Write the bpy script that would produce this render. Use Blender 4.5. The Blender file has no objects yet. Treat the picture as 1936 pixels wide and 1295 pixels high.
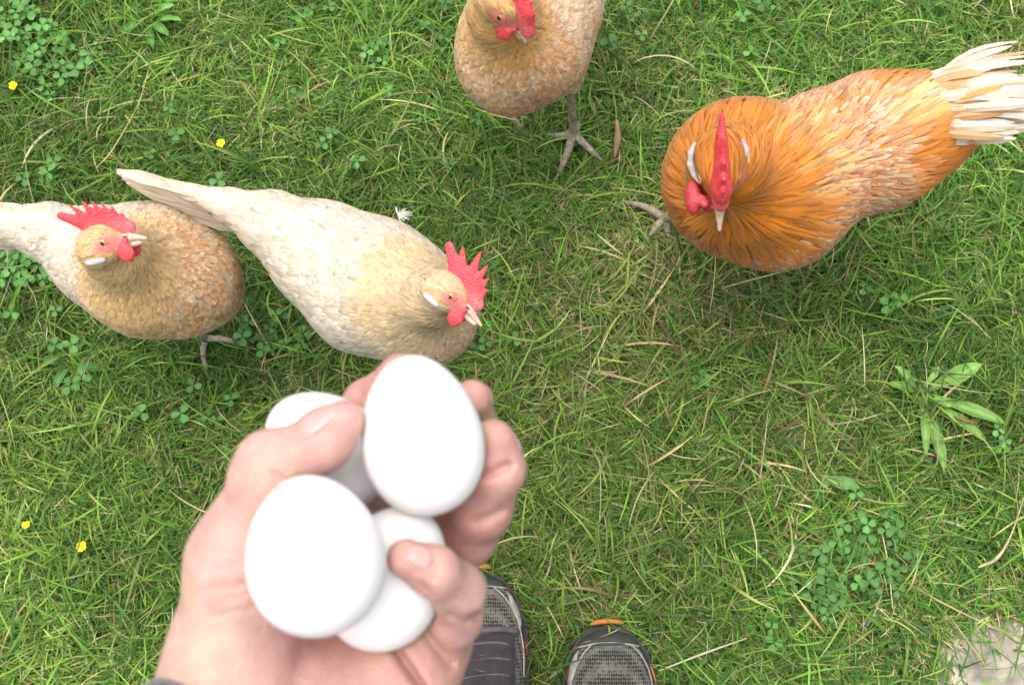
import bpy, math, time
import numpy as np
from mathutils import Matrix, Vector
T00 = time.time()
# ------------------------------------------------------------------ camera, sky, sun, exposure
sc = bpy.context.scene
COL = sc.collection
F = 2000.0; CU, CV = 968.0, 647.5
CAM = np.array([0.0, 0.0, 1.30]); TILT = math.radians(15)
RC = np.array(Matrix.Rotation(TILT, 3, 'X'))
cd = bpy.data.cameras.new('camera'); cam = bpy.data.objects.new('camera', cd); COL.objects.link(cam)
cam.location = CAM; cam.rotation_euler = (TILT, 0, 0)
cd.sensor_width = 36; cd.lens = F/1936*36; cd.clip_start = 0.02; cd.clip_end = 2000
cd.dof.use_dof = True; cd.dof.focus_distance = 1.12; cd.dof.aperture_fstop = 14.0
sc.camera = cam
SUN_EL, SUN_AZ = math.radians(79), math.radians(-50)       # azimuth from +y, negative = left of the picture
w = bpy.data.worlds.new('World'); sc.world = w; w.use_nodes = True
nt = w.node_tree; bg = nt.nodes['Background']
sky = nt.nodes.new('ShaderNodeTexSky'); sky.sky_type = 'NISHITA'; sky.sun_disc = False
sky.sun_elevation = SUN_EL; sky.sun_rotation = SUN_AZ; sky.dust_density = 5.0; sky.air_density = 1.0; sky.ozone_density = 0.3
hs = nt.nodes.new('ShaderNodeHueSaturation'); hs.inputs['Saturation'].default_value = .35
nt.links.new(sky.outputs[0], hs.inputs['Color']); nt.links.new(hs.outputs[0], bg.inputs[0]); bg.inputs[1].default_value = 0.15
sl = bpy.data.lights.new('sun', 'SUN'); sl.energy = .75; sl.angle = math.radians(70); sl.color = (1, .965, .92)
so = bpy.data.objects.new('sun', sl); COL.objects.link(so)
sd = Vector((math.sin(SUN_AZ)*math.cos(SUN_EL), math.cos(SUN_AZ)*math.cos(SUN_EL), math.sin(SUN_EL)))
so.rotation_euler = sd.to_track_quat('Z', 'Y').to_euler(); so.location = (0, 0, 5)
sc.view_settings.view_transform = 'Standard'; sc.view_settings.look = 'None'
sc.view_settings.gamma = 1; sc.view_settings.exposure = 1.18
sc.cycles.max_bounces = 6; sc.cycles.use_denoising = True

# ------------------------------------------------------------------ helpers
def P(u, v, d):                       # a point seen at pixel (u, v) of the photo, d metres along the camera axis
    u, v, d = np.broadcast_arrays(np.asarray(u, float), np.asarray(v, float), np.asarray(d, float))
    c = np.stack([(u-CU)*d/F, (CV-v)*d/F, -d], -1)
    return CAM + c @ RC.T
def G(u, v, h):                       # the point on that pixel's ray at height h
    r = P(u, v, 1.0) - CAM
    t = (np.asarray(h, float) - CAM[2]) / r[..., 2]
    return CAM + r*np.asarray(t)[..., None]
def depth(p): return -((np.asarray(p)-CAM) @ RC)[..., 2]
def uv_of(p):
    c = (np.asarray(p)-CAM) @ RC
    d = -c[..., 2]
    return CU + c[..., 0]*F/d, CV - c[..., 1]*F/d
def camdir(v): return RC @ np.asarray(v, float)
def nrm(a): a = np.asarray(a, float); return a/np.maximum(np.linalg.norm(a, axis=-1, keepdims=True), 1e-12)

def tag(o, label=None, cat=None, group=None, kind=None):
    if label: o['label'] = label
    if cat: o['category'] = cat
    if group: o['group'] = group
    if kind: o['kind'] = kind
    return o
def empty(name, loc):
    o = bpy.data.objects.new(name, None); o.location = loc; o.empty_display_size = .05; COL.objects.link(o); return o
def mesh(name, V, FA, mats, parent=None, col=None, uv=None, smooth=True, mi=None, nor=None):
    """FA: list of int arrays (n,k); col: (nv,3) linear; uv: (nv,2)"""
    V = np.asarray(V, float)
    if parent is not None: V = V - np.array(parent.location)
    me = bpy.data.meshes.new(name)
    tot = [len(f) for f in FA]; sizes = [f.shape[1] for f in FA]
    loops = np.concatenate([f.ravel() for f in FA]).astype(np.int32)
    ls = np.concatenate([np.full(n, k) for n, k in zip(tot, sizes)]).astype(np.int32)
    st = np.concatenate([[0], np.cumsum(ls)[:-1]]).astype(np.int32)
    me.vertices.add(len(V)); me.vertices.foreach_set('co', V.astype(np.float32).ravel())
    me.loops.add(len(loops)); me.loops.foreach_set('vertex_index', loops)
    me.polygons.add(len(ls)); me.polygons.foreach_set('loop_start', st)
    me.polygons.foreach_set('use_smooth', np.full(len(ls), smooth))
    if mi is not None: me.polygons.foreach_set('material_index', np.asarray(mi, np.int32))
    if col is not None:
        a = me.color_attributes.new('col', 'FLOAT_COLOR', 'POINT')
        c = np.ones((len(V), 4), np.float32); c[:, :3] = col; a.data.foreach_set('color', c.ravel())
    if uv is not None:
        l = me.uv_layers.new(name='UVMap'); l.data.foreach_set('uv', np.asarray(uv, np.float32)[loops].ravel())
    me.update(calc_edges=True); me.validate()
    if nor is not None: me.normals_split_custom_set_from_vertices(nor.astype(np.float32))
    for m in (mats if isinstance(mats, (list, tuple)) else [mats]): me.materials.append(m)
    o = bpy.data.objects.new(name, me); COL.objects.link(o)
    if parent is not None: o.parent = parent
    return o
def merge(parts):
    V, FA, C, n = [], {}, [], 0
    for p in parts:
        V.append(p[0]); C.append(np.broadcast_to(p[2], (len(p[0]), 3)))
        for f in p[1]: FA.setdefault(f.shape[1], []).append(f+n)
        n += len(p[0])
    return np.concatenate(V), [np.concatenate(v) for v in FA.values()], np.concatenate(C)

# signed distance modelling on a grid, turned into a quad mesh
def grid(lo, hi, h):
    ax = [np.arange(lo[i], hi[i]+h, h) for i in range(3)]
    X = np.stack(np.meshgrid(*ax, indexing='ij'), -1).astype(np.float32)
    return X
def smin(a, b, k):
    h = np.maximum(k-np.abs(a-b), 0)/k
    return np.minimum(a, b) - h*h*k*.25
def rcone(X, a, b, ra, rb):
    a = np.asarray(a, np.float32); b = np.asarray(b, np.float32); ab = b-a
    t = np.clip(((X-a) @ ab)/max(float(ab@ab), 1e-12), 0, 1)
    return np.linalg.norm(X-a-t[..., None]*ab, axis=-1) - (ra+(rb-ra)*t)
def ellips(X, c, r, R=None):
    Y = X-np.asarray(c, np.float32)
    if R is not None: Y = Y @ np.asarray(R, np.float32)          # columns of R = axes
    r = np.asarray(r, np.float32)
    k0 = np.linalg.norm(Y/r, axis=-1); k1 = np.linalg.norm(Y/(r*r), axis=-1)
    return k0*(k0-1)/np.maximum(k1, 1e-9)
def nets(D, X):
    lo = X[0, 0, 0]; h = X[1, 0, 0, 0]-lo[0]
    s = D < 0
    nx, ny, nz = D.shape
    cnt = sum(s[i:nx-1+i, j:ny-1+j, k:nz-1+k].astype(np.int8) for i in (0, 1) for j in (0, 1) for k in (0, 1))
    act = (cnt > 0) & (cnt < 8)
    ids = np.full(act.shape, -1, np.int64); I = np.argwhere(act); ids[act] = np.arange(len(I))
    acc = np.zeros((len(I), 3)); n = np.zeros(len(I))
    cs = [(i, j, k) for i in (0, 1) for j in (0, 1) for k in (0, 1)]
    for a in cs:
        for ax in range(3):
            if a[ax]: continue
            b = list(a); b[ax] = 1
            da = D[I[:, 0]+a[0], I[:, 1]+a[1], I[:, 2]+a[2]]; db = D[I[:, 0]+b[0], I[:, 1]+b[1], I[:, 2]+b[2]]
            m = (da < 0) != (db < 0)
            t = np.where(m, da/np.where(m, da-db, 1), 0)
            p = np.tile(np.array(a, float), (len(I), 1)); p[:, ax] = t
            acc[m] += p[m]; n[m] += 1
    V = (I + acc/n[:, None])*h + lo
    quads = []
    for ax in range(3):
        sl0 = [slice(None)]*3; sl1 = [slice(None)]*3
        sl0[ax] = slice(0, -1); sl1[ax] = slice(1, None)
        a = s[tuple(sl0)]; b = s[tuple(sl1)]
        E = np.argwhere(a != b)
        o1, o2 = (ax+1) % 3, (ax+2) % 3
        ok = (E[:, o1] > 0) & (E[:, o2] > 0) & (E[:, o1] < D.shape[o1]-1) & (E[:, o2] < D.shape[o2]-1)
        E = E[ok]
        def cid(d1, d2):
            Q = E.copy(); Q[:, o1] -= d1; Q[:, o2] -= d2
            return ids[Q[:, 0], Q[:, 1], Q[:, 2]]
        q = np.stack([cid(1, 1), cid(0, 1), cid(0, 0), cid(1, 0)], -1)
        fl = ~a[tuple(E.T)]
        q[fl] = q[fl][:, ::-1]
        quads.append(q)
    Q = np.concatenate(quads)
    return V, Q
def relax(V, Q, it=1, f=.5):
    e = np.concatenate([Q[:, [0, 1]], Q[:, [1, 2]], Q[:, [2, 3]], Q[:, [3, 0]]])
    for _ in range(it):
        S = np.zeros_like(V); n = np.zeros(len(V))
        for a, b in ((0, 1), (1, 0)):
            for c in range(3): S[:, c] += np.bincount(e[:, a], V[e[:, b], c], len(V))
            n += np.bincount(e[:, a], minlength=len(V))
        V = V*(1-f) + f*S/np.maximum(n, 1)[:, None]
    return V
def vnormals(V, Q):
    fn = np.cross(V[Q[:, 2]]-V[Q[:, 0]], V[Q[:, 3]]-V[Q[:, 1]])
    N = np.zeros_like(V)
    for c in range(4):
        for k in range(3): N[:, k] += np.bincount(Q[:, c], fn[:, k], len(V))
    return nrm(N)
def tube(pts, rad, n=8, flat=1.0, up=(0, 0, 1)):
    """a swept tube with rounded closed ends"""
    pts = np.asarray(pts, float); rad = np.asarray(rad, float)
    # subdivide (Catmull-Rom)
    Q = [2*pts[0]-pts[1], *pts, 2*pts[-1]-pts[-2]]; R = [rad[0], *rad, rad[-1]]
    pp, rr = [], []
    for i in range(1, len(Q)-2):
        for t in np.linspace(0, 1, 5)[:-1]:
            a, b, c, d = Q[i-1], Q[i], Q[i+1], Q[i+2]
            pp.append(.5*((2*b)+(-a+c)*t+(2*a-5*b+4*c-d)*t*t+(-a+3*b-3*c+d)*t**3)); rr.append(R[i]*(1-t)+R[i+1]*t)
    pp.append(pts[-1]); rr.append(rad[-1]); pp = np.array(pp); rr = np.array(rr)
    T = nrm(np.gradient(pp, axis=0))
    S = nrm(np.cross(T, np.broadcast_to(np.asarray(up, float)+1e-3, T.shape))); U = np.cross(S, T)
    a = np.linspace(0, 2*np.pi, n, endpoint=False)
    V = pp[:, None]+rr[:, None, None]*(S[:, None]*np.cos(a)[None, :, None]+flat*U[:, None]*np.sin(a)[None, :, None])
    m = len(pp); V = V.reshape(-1, 3)
    V = np.concatenate([V, [pp[0]-T[0]*rr[0]*.7], [pp[-1]+T[-1]*rr[-1]*.9]])
    i, j = np.meshgrid(np.arange(m-1), np.arange(n), indexing='ij'); i = i.ravel(); j = j.ravel(); k = (j+1) % n
    quads = np.stack([i*n+j, i*n+k, (i+1)*n+k, (i+1)*n+j], -1)
    j = np.arange(n); k = (j+1) % n
    tris = np.concatenate([np.stack([k, j, np.full(n, m*n)], -1), np.stack([(m-1)*n+j, (m-1)*n+k, np.full(n, m*n+1)], -1)])
    return V, [quads, tris]

_rs = np.random.RandomState(5)
_tab = _rs.rand(256, 256)
def vnoise(x, y, s, seed=0):           # smooth value noise 0..1
    x = np.asarray(x)/s+seed*17.3+100; y = np.asarray(y)/s+seed*7.7+100
    i = np.floor(x).astype(int); j = np.floor(y).astype(int); fx = x-i; fy = y-j
    fx = fx*fx*(3-2*fx); fy = fy*fy*(3-2*fy)
    g = lambda a, b: _tab[a % 256, b % 256]
    return (g(i, j)*(1-fx)+g(i+1, j)*fx)*(1-fy)+(g(i, j+1)*(1-fx)+g(i+1, j+1)*fx)*fy
def sstep(a, b, x): t = np.clip((np.asarray(x)-a)/(b-a), 0, 1); return t*t*(3-2*t)

# ------------------------------------------------------------------ materials
def pmat(name, base=(.5, .5, .5), rough=.6, attr=False, spec=.5, sss=0, sssr=(1, .3, .15), sscale=.005, sheen=0, coat=0):
    m = bpy.data.materials.new(name); m.use_nodes = True
    b = m.node_tree.nodes['Principled BSDF']
    b.inputs['Base Color'].default_value = (*base, 1); b.inputs['Roughness'].default_value = rough
    b.inputs['Specular IOR Level'].default_value = spec
    if sss:
        b.inputs['Subsurface Weight'].default_value = sss; b.inputs['Subsurface Radius'].default_value = sssr
        b.inputs['Subsurface Scale'].default_value = sscale
    b.inputs['Sheen Weight'].default_value = sheen; b.inputs['Coat Weight'].default_value = coat
    return m, m.node_tree, b
def colour_noise(nt, b, src, scale=40, lo=.8, hi=1.15, detail=4, stretch=None, coord='Object'):
    """multiplies the colour from src with a procedural noise"""
    tc = nt.nodes.new('ShaderNodeTexCoord'); nz = nt.nodes.new('ShaderNodeTexNoise')
    nz.inputs['Scale'].default_value = scale; nz.inputs['Detail'].default_value = detail
    out = tc.outputs[coord]
    if stretch:
        mp = nt.nodes.new('ShaderNodeMapping'); mp.inputs['Scale'].default_value = stretch
        nt.links.new(out, mp.inputs[0]); out = mp.outputs[0]
    nt.links.new(out, nz.inputs['Vector'])
    mr = nt.nodes.new('ShaderNodeMapRange'); mr.inputs['From Min'].default_value = .3; mr.inputs['From Max'].default_value = .7
    mr.inputs['To Min'].default_value = lo; mr.inputs['To Max'].default_value = hi
    nt.links.new(nz.outputs['Fac'], mr.inputs['Value'])
    mx = nt.nodes.new('ShaderNodeVectorMath'); mx.operation = 'SCALE'
    nt.links.new(src, mx.inputs[0]); nt.links.new(mr.outputs[0], mx.inputs['Scale'])
    return mx.outputs[0], nz
def add_bump(nt, b, h, dist=.001, strength=.5):
    bp = nt.nodes.new('ShaderNodeBump'); bp.inputs['Distance'].default_value = dist; bp.inputs['Strength'].default_value = strength
    nt.links.new(h, bp.inputs['Height']); nt.links.new(bp.outputs[0], b.inputs['Normal'])
def attr_node(nt):
    a = nt.nodes.new('ShaderNodeAttribute'); a.attribute_name = 'col'; return a.outputs['Color']
def rgb_node(nt, c):
    n = nt.nodes.new('ShaderNodeRGB'); n.outputs[0].default_value = (*c, 1); return n.outputs[0]

def grass_mat(name, trans=.35, rough=.45):
    m, nt, b = pmat(name, rough=rough, spec=.22)
    c = attr_node(nt)
    o, nz = colour_noise(nt, b, c, 60, .8, 1.2)
    nt.links.new(o, b.inputs['Base Color'])
    tr = nt.nodes.new('ShaderNodeBsdfTranslucent'); nt.links.new(o, tr.inputs[0])
    mx = nt.nodes.new('ShaderNodeMixShader'); mx.inputs[0].default_value = trans
    nt.links.new(b.outputs[0], mx.inputs[1]); nt.links.new(tr.outputs[0], mx.inputs[2])
    nt.links.new(mx.outputs[0], nt.nodes['Material Output'].inputs['Surface'])
    return m
M_GRASS = grass_mat('grass_blade', .35, .5); M_LEAF = grass_mat('leaf', .3, .6)

M_GROUND, nt, b = pmat('soil_and_thatch', rough=.95, spec=.2)
tc = nt.nodes.new('ShaderNodeTexCoord')
n1 = nt.nodes.new('ShaderNodeTexNoise'); n1.inputs['Scale'].default_value = 45; n1.inputs['Detail'].default_value = 8
n2 = nt.nodes.new('ShaderNodeTexNoise'); n2.inputs['Scale'].default_value = 3; n2.inputs['Detail'].default_value = 5
nt.links.new(tc.outputs['Object'], n1.inputs['Vector']); nt.links.new(tc.outputs['Object'], n2.inputs['Vector'])
r1 = nt.nodes.new('ShaderNodeValToRGB'); cr = r1.color_ramp
cr.elements[0].position = .3; cr.elements[0].color = (.035, .052, .014, 1); cr.elements[1].position = .72; cr.elements[1].color = (.085, .13, .03, 1)
e = cr.elements.new(.5); e.color = (.055, .085, .02, 1)
r2 = nt.nodes.new('ShaderNodeValToRGB'); r2.color_ramp.elements[0].position = .5; r2.color_ramp.elements[1].position = .75
r2.color_ramp.elements[0].color = (0, 0, 0, 1); r2.color_ramp.elements[1].color = (.5, .5, .5, 1)
mxc = nt.nodes.new('ShaderNodeMix'); mxc.data_type = 'RGBA'; mxc.inputs['B'].default_value = (.075, .052, .03, 1)
nt.links.new(n1.outputs['Fac'], r1.inputs[0]); nt.links.new(n2.outputs['Fac'], r2.inputs[0])
nt.links.new(r2.outputs[0], mxc.inputs['Factor']); nt.links.new(r1.outputs[0], mxc.inputs['A']); nt.links.new(mxc.outputs['Result'], b.inputs['Base Color'])
add_bump(nt, b, n1.outputs['Fac'], .01, .8)

M_EGG, nt, b = pmat('egg_shell', (.80, .78, .765), .5, sss=.25, sssr=(1, .8, .7), sscale=.004, spec=.4)
o, nz = colour_noise(nt, b, rgb_node(nt, (.77, .75, .735)), 45, .955, 1.02, 6); nt.links.new(o, b.inputs['Base Color'])
n3 = nt.nodes.new('ShaderNodeTexNoise'); n3.inputs['Scale'].default_value = 900; n3.inputs['Detail'].default_value = 2
tc = nt.nodes.new('ShaderNodeTexCoord'); nt.links.new(tc.outputs['Object'], n3.inputs['Vector']); add_bump(nt, b, n3.outputs['Fac'], .00025, .35)

M_SKIN, nt, b = pmat('skin', rough=.55, spec=.4, sss=.35, sssr=(1, .35, .2), sscale=.006)
o, nz = colour_noise(nt, b, attr_node(nt), 110, .86, 1.10, 6); nt.links.new(o, b.inputs['Base Color'])
n3 = nt.nodes.new('ShaderNodeTexVoronoi'); n3.inputs['Scale'].default_value = 650
n4 = nt.nodes.new('ShaderNodeTexNoise'); n4.inputs['Scale'].default_value = 160; n4.inputs['Detail'].default_value = 5
tc = nt.nodes.new('ShaderNodeTexCoord'); nt.links.new(tc.outputs['Object'], n3.inputs['Vector']); nt.links.new(tc.outputs['Object'], n4.inputs['Vector'])
ad = nt.nodes.new('ShaderNodeMath'); ad.operation = 'ADD'; nt.links.new(n3.outputs['Distance'], ad.inputs[0]); nt.links.new(n4.outputs['Fac'], ad.inputs[1])
add_bump(nt, b, ad.outputs[0], .0006, .5)
M_NAIL, nt, b = pmat('fingernail', (.46, .275, .25), .3, spec=.5, sss=.3, sscale=.002)

def feather_mat():
    m, nt, b = pmat('feather', rough=.6, spec=.35, sheen=.1)
    c = attr_node(nt)
    tc = nt.nodes.new('ShaderNodeTexCoord')
    mp = nt.nodes.new('ShaderNodeMapping'); mp.inputs['Scale'].default_value = (1, .06, 1)
    nt.links.new(tc.outputs['UV'], mp.inputs[0])
    wv = nt.nodes.new('ShaderNodeTexNoise'); wv.inputs['Scale'].default_value = 14; wv.inputs['Detail'].default_value = 3
    nt.links.new(mp.outputs[0], wv.inputs['Vector'])
    mr = nt.nodes.new('ShaderNodeMapRange'); mr.inputs['From Min'].default_value = .3; mr.inputs['From Max'].default_value = .7
    mr.inputs['To Min'].default_value = .72; mr.inputs['To Max'].default_value = 1.2
    nt.links.new(wv.outputs['Fac'], mr.inputs['Value'])
    sc_ = nt.nodes.new('ShaderNodeVectorMath'); sc_.operation = 'SCALE'
    nt.links.new(c, sc_.inputs[0]); nt.links.new(mr.outputs[0], sc_.inputs['Scale'])
    nt.links.new(sc_.outputs[0], b.inputs['Base Color'])
    add_bump(nt, b, wv.outputs['Fac'], .0012, .6)
    tr = nt.nodes.new('ShaderNodeBsdfTranslucent'); nt.links.new(sc_.outputs[0], tr.inputs[0])
    mx = nt.nodes.new('ShaderNodeMixShader'); mx.inputs[0].default_value = .2
    nt.links.new(b.outputs[0], mx.inputs[1]); nt.links.new(tr.outputs[0], mx.inputs[2])
    nt.links.new(mx.outputs[0], nt.nodes['Material Output'].inputs['Surface'])
    return m
M_FEATHER = feather_mat()
M_DOWN, nt, b = pmat('downy_body', rough=.9, spec=.15)
o, nz = colour_noise(nt, b, attr_node(nt), 120, .8, 1.15, 5); nt.links.new(o, b.inputs['Base Color']); add_bump(nt, b, nz.outputs['Fac'], .002, .5)
M_COMB, nt, b = pmat('comb_flesh', (.62, .05, .06), .42, spec=.45, sss=.3, sssr=(1, .2, .15), sscale=.004)
o, nz = colour_noise(nt, b, attr_node(nt), 220, .78, 1.2, 5); nt.links.new(o, b.inputs['Base Color'])
n3 = nt.nodes.new('ShaderNodeTexVoronoi'); n3.inputs['Scale'].default_value = 600
tc = nt.nodes.new('ShaderNodeTexCoord'); nt.links.new(tc.outputs['Object'], n3.inputs['Vector']); add_bump(nt, b, n3.outputs['Distance'], .0012, .6)
M_LOBE, nt, b = pmat('ear_lobe_skin', (.72, .72, .72), .45, spec=.4, sss=.2, sscale=.002)
o, nz = colour_noise(nt, b, rgb_node(nt, (.50, .465, .46)), 200, .85, 1.1, 4); nt.links.new(o, b.inputs['Base Color'])
M_BEAK, nt, b = pmat('beak_horn', (.6, .45, .33), .4, spec=.5)
o, nz = colour_noise(nt, b, attr_node(nt), 150, .8, 1.15, 4); nt.links.new(o, b.inputs['Base Color'])
M_EYE, nt, b = pmat('eye_ball', rough=.08, spec=.6); nt.links.new(attr_node(nt), b.inputs['Base Color'])
M_LEG, nt, b = pmat('leg_scales', (.4, .36, .3), .65)
o, nz = colour_noise(nt, b, rgb_node(nt, (.27, .23, .165)), 130, .55, 1.3, 5); nt.links.new(o, b.inputs['Base Color'])
wv = nt.nodes.new('ShaderNodeTexVoronoi'); wv.inputs['Scale'].default_value = 260
tc = nt.nodes.new('ShaderNodeTexCoord'); nt.links.new(tc.outputs['Object'], wv.inputs['Vector']); add_bump(nt, b, wv.outputs['Distance'], .0015, .8)

# ------------------------------------------------------------------ ground and grass
STONE = G(1872, 1262, 0)
def stone_d(x, y):          # below 1 inside the bare stone patch
    return np.hypot((x-STONE[0]-.012)/.07, (y-STONE[1]+.034)/.07) + .9*(vnoise(x, y, .02, 3)-.5)
g = 40
xs = np.concatenate([[-600, -60, -8], np.linspace(-3, 3, 121), [8, 60, 600]])
Xg, Yg = np.meshgrid(xs, xs, indexing='ij')
Zg = (.012*(vnoise(Xg, Yg, .35)-.5)+.004*(vnoise(Xg, Yg, .08, 1)-.5))*(np.hypot(Xg, Yg) < 5)-.004
n = len(xs); i, j = np.meshgrid(np.arange(n-1), np.arange(n-1), indexing='ij'); i = i.ravel(); j = j.ravel()
tag(mesh('ground', np.stack([Xg, Yg, Zg], -1).reshape(-1, 3), [np.stack([i*n+j, (i+1)*n+j, (i+1)*n+j+1, i*n+j+1], -1)], M_GROUND), kind='structure',
    label='dark soil and thatch under the lawn grass')

def footprints(x, y):       # True where a shoe stands
    m = np.zeros(x.shape, bool)
    for cx, cy, ang in SHOES:
        c, s = math.cos(ang), math.sin(ang)
        lx = (x-cx)*c+(y-cy)*s; ly = -(x-cx)*s+(y-cy)*c
        m |= (np.abs(lx) < .045*np.sqrt(np.clip(1-((np.clip(ly+.052, 0, 1))/.046)**2, 0, 1))) & (ly < 0) & (ly > -.285)
    return m
s1 = G(1147, 1185, .03); s2 = G(897, 1082, .03)
SHOES = [(s1[0], s1[1], math.radians(2)), (s2[0]+.001, s2[1], math.radians(5))]

def blobs(x, y, L):
    o = 0
    for u, v, r, a in L:
        p = G(u, v, 0); o = o+a*np.exp(-((x-p[0])**2+(y-p[1])**2)/(r*r))
    return o
def dryness(x, y):
    d = .07+.16*sstep(.5, .8, vnoise(x, y, .12, 2))+.10*sstep(.45, .8, vnoise(x, y, .05, 4))
    d = d+blobs(x, y, [(1130, 620, .10, .3), (1300, 560, .12, .2), (1080, 800, .07, .28), (1180, 480, .07, .2), (1440, 880, .07, .25), (1590, 800, .05, .35), (1640, 1200, .10, .15),
                       (1880, 1150, .07, .25), (900, 480, .06, .15), (560, 690, .05, .25), (280, 140, .08, .12), (1280, 180, .06, .15), (1120, 1130, .04, .15), (1500, 990, .05, .1)])
    d = d-blobs(x, y, [(400, 60, .2, .08), (1500, 60, .2, .06), (250, 900, .15, .05)])
    return np.clip(d, .02, .75)
def yellowness(x, y):
    return np.clip(.35+blobs(x, y, [(1300, 700, .25, .25), (80, 900, .14, .45), (60, 1200, .12, .5), (1200, 950, .15, .2), (300, 60, .15, .1)])-blobs(x, y, [(1700, 1150, .2, .3), (600, 100, .2, .1), (1600, 300, .2, .05), (480, 660, .1, .25)])+.5*(vnoise(x, y, .15, 8)-.5), 0, 1)

def blades(rs, x, y, L, W, e0, e1, col, az=None, z0=0., nseg=4, tip=.06):
    """vectorised curved grass blades rooted at x,y"""
    n = len(x); az = rs.rand(n)*2*np.pi if az is None else az
    k = nseg+1
    t = np.linspace(0, 1, k)
    bend = az[:, None]+(rs.randn(n)*.5)[:, None]*t[None]
    el = e0[:, None]+(e1-e0)[:, None]*t[None]**1.2
    ds = L[:, None]/nseg
    dx = np.cos(el)*np.cos(bend)*ds; dy = np.cos(el)*np.sin(bend)*ds; dz = np.sin(el)*ds
    cx = x[:, None]+np.concatenate([np.zeros((n, 1)), np.cumsum(dx[:, :-1], 1)], 1)
    cy = y[:, None]+np.concatenate([np.zeros((n, 1)), np.cumsum(dy[:, :-1], 1)], 1)
    cz = z0+np.concatenate([np.zeros((n, 1)), np.cumsum(dz[:, :-1], 1)], 1)
    cz = np.maximum(cz, .004+.012*rs.rand(n, 1)*(t[None] > .1))
    tw = rs.randn(n)[:, None]*.7
    sx = -np.sin(bend)*np.cos(tw); sy = np.cos(bend)*np.cos(tw); sz = np.sin(tw)+0*sx
    wd = W[:, None]*.5*np.interp(t, [0, .3, .75, 1], [.7, 1, .7, tip])[None]
    A = np.stack([cx-sx*wd, cy-sy*wd, cz-sz*wd], -1); B = np.stack([cx+sx*wd, cy+sy*wd, cz+sz*wd], -1)
    V = np.stack([A, B], 2).reshape(n, k*2, 3)
    base = np.arange(n)[:, None, None]*(2*k); s = np.arange(nseg)[None, :, None]*2
    Fq = (base+s+np.array([0, 1, 3, 2])[None, None]).reshape(-1, 4)
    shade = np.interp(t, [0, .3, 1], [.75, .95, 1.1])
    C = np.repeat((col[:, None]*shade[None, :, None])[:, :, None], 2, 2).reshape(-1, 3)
    return V.reshape(-1, 3), [Fq], C
PAL = np.array([[.105, .225, .030], [.155, .30, .040], [.245, .39, .060], [.080, .178, .040], [.34, .43, .09]])*np.array([.90, .91, 1.05])
STRAW = np.array([[.52, .43, .21], [.38, .31, .13], [.58, .52, .32], [.22, .15, .07]])
def colours(rs, x, y, dry_boost=0):
    n = len(x); yl = yellowness(x, y)
    wts = np.stack([.30*(1.25-yl), .34+0*yl, .12+.45*yl, .26*(1.2-yl), .02+.22*yl], -1); wts /= wts.sum(1, keepdims=True)
    idx = (rs.rand(n)[:, None] > np.cumsum(wts, 1)).sum(1).clip(0, 4)
    c = PAL[idx]
    dry = rs.rand(n) < dryness(x, y)*.75+dry_boost
    c = np.where(dry[:, None], STRAW[rs.choice(4, n, p=[.38, .3, .16, .16])], c)
    big = .78+.34*sstep(.25, .75, vnoise(x, y, .22, 21))+.16*(vnoise(x, y, .07, 22)-.5)
    return c*(1+.24*rs.randn(n, 1)).clip(.5, 1.7)*big[:, None], dry
def grass_patch(rs, x0, x1, y0, y1, ntuft, per, scale=1., hole=None):
    tx = x0+rs.rand(ntuft)*(x1-x0); ty = y0+rs.rand(ntuft)*(y1-y0)
    dens = .45+.9*vnoise(tx, ty, .06, 6)
    k = rs.rand(ntuft) < dens; tx = tx[k]; ty = ty[k]
    if hole: k = ~hole(tx, ty); tx = tx[k]; ty = ty[k]
    m = len(tx); taz = rs.rand(m)*2*np.pi; tl = (.6+.8*rs.rand(m))*(.75+.5*vnoise(tx, ty, .2, 9))
    r = np.repeat(np.arange(m), per); n = len(r)
    x = tx[r]+rs.randn(n)*.009*scale; y = ty[r]+rs.randn(n)*.009*scale
    L = (.020+.030*rs.rand(n)+.028*rs.rand(n)**5)*tl[r]*scale
    W = (.0010+.0013*rs.rand(n)+.0012*(rs.rand(n)**4))*scale**.5
    lean = rs.rand(n)
    e0 = np.radians(75-65*lean); e1 = e0-np.radians(35+75*rs.rand(n))
    az = np.where(rs.rand(n) < .5, taz[r]+rs.randn(n)*.7, rs.rand(n)*2*np.pi)
    c, dry = colours(rs, x, y)
    W = np.where(dry, W*.7, W)
    if hole: k = ~hole(x, y); x, y, L, W, e0, e1, az, c = x[k], y[k], L[k], W[k], e0[k], e1[k], az[k], c[k]
    return blades(rs, x, y, L, W, e0, e1, c, az)
def hole(x, y): return footprints(x, y) | ((stone_d(x, y) < .85) & (vnoise(x, y, .008, 31) < .86))
rs = np.random.RandomState(11)
parts = [grass_patch(rs, -.82, .82, -.25, 1.05, 19500, 10, hole=hole)]
# flat thatch layer
n = 60000; x = -.82+rs.rand(n)*1.64; y = -.25+rs.rand(n)*1.3; k = ~hole(x, y); x, y = x[k], y[k]; n = len(x)
c, _ = colours(rs, x, y, .22); e0 = np.radians(15+20*rs.rand(n))
parts.append(blades(rs, x, y, .02+.035*rs.rand(n), .0010+.0012*rs.rand(n), e0, e0-np.radians(40*rs.rand(n)+15), c*.85, nseg=3))
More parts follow.
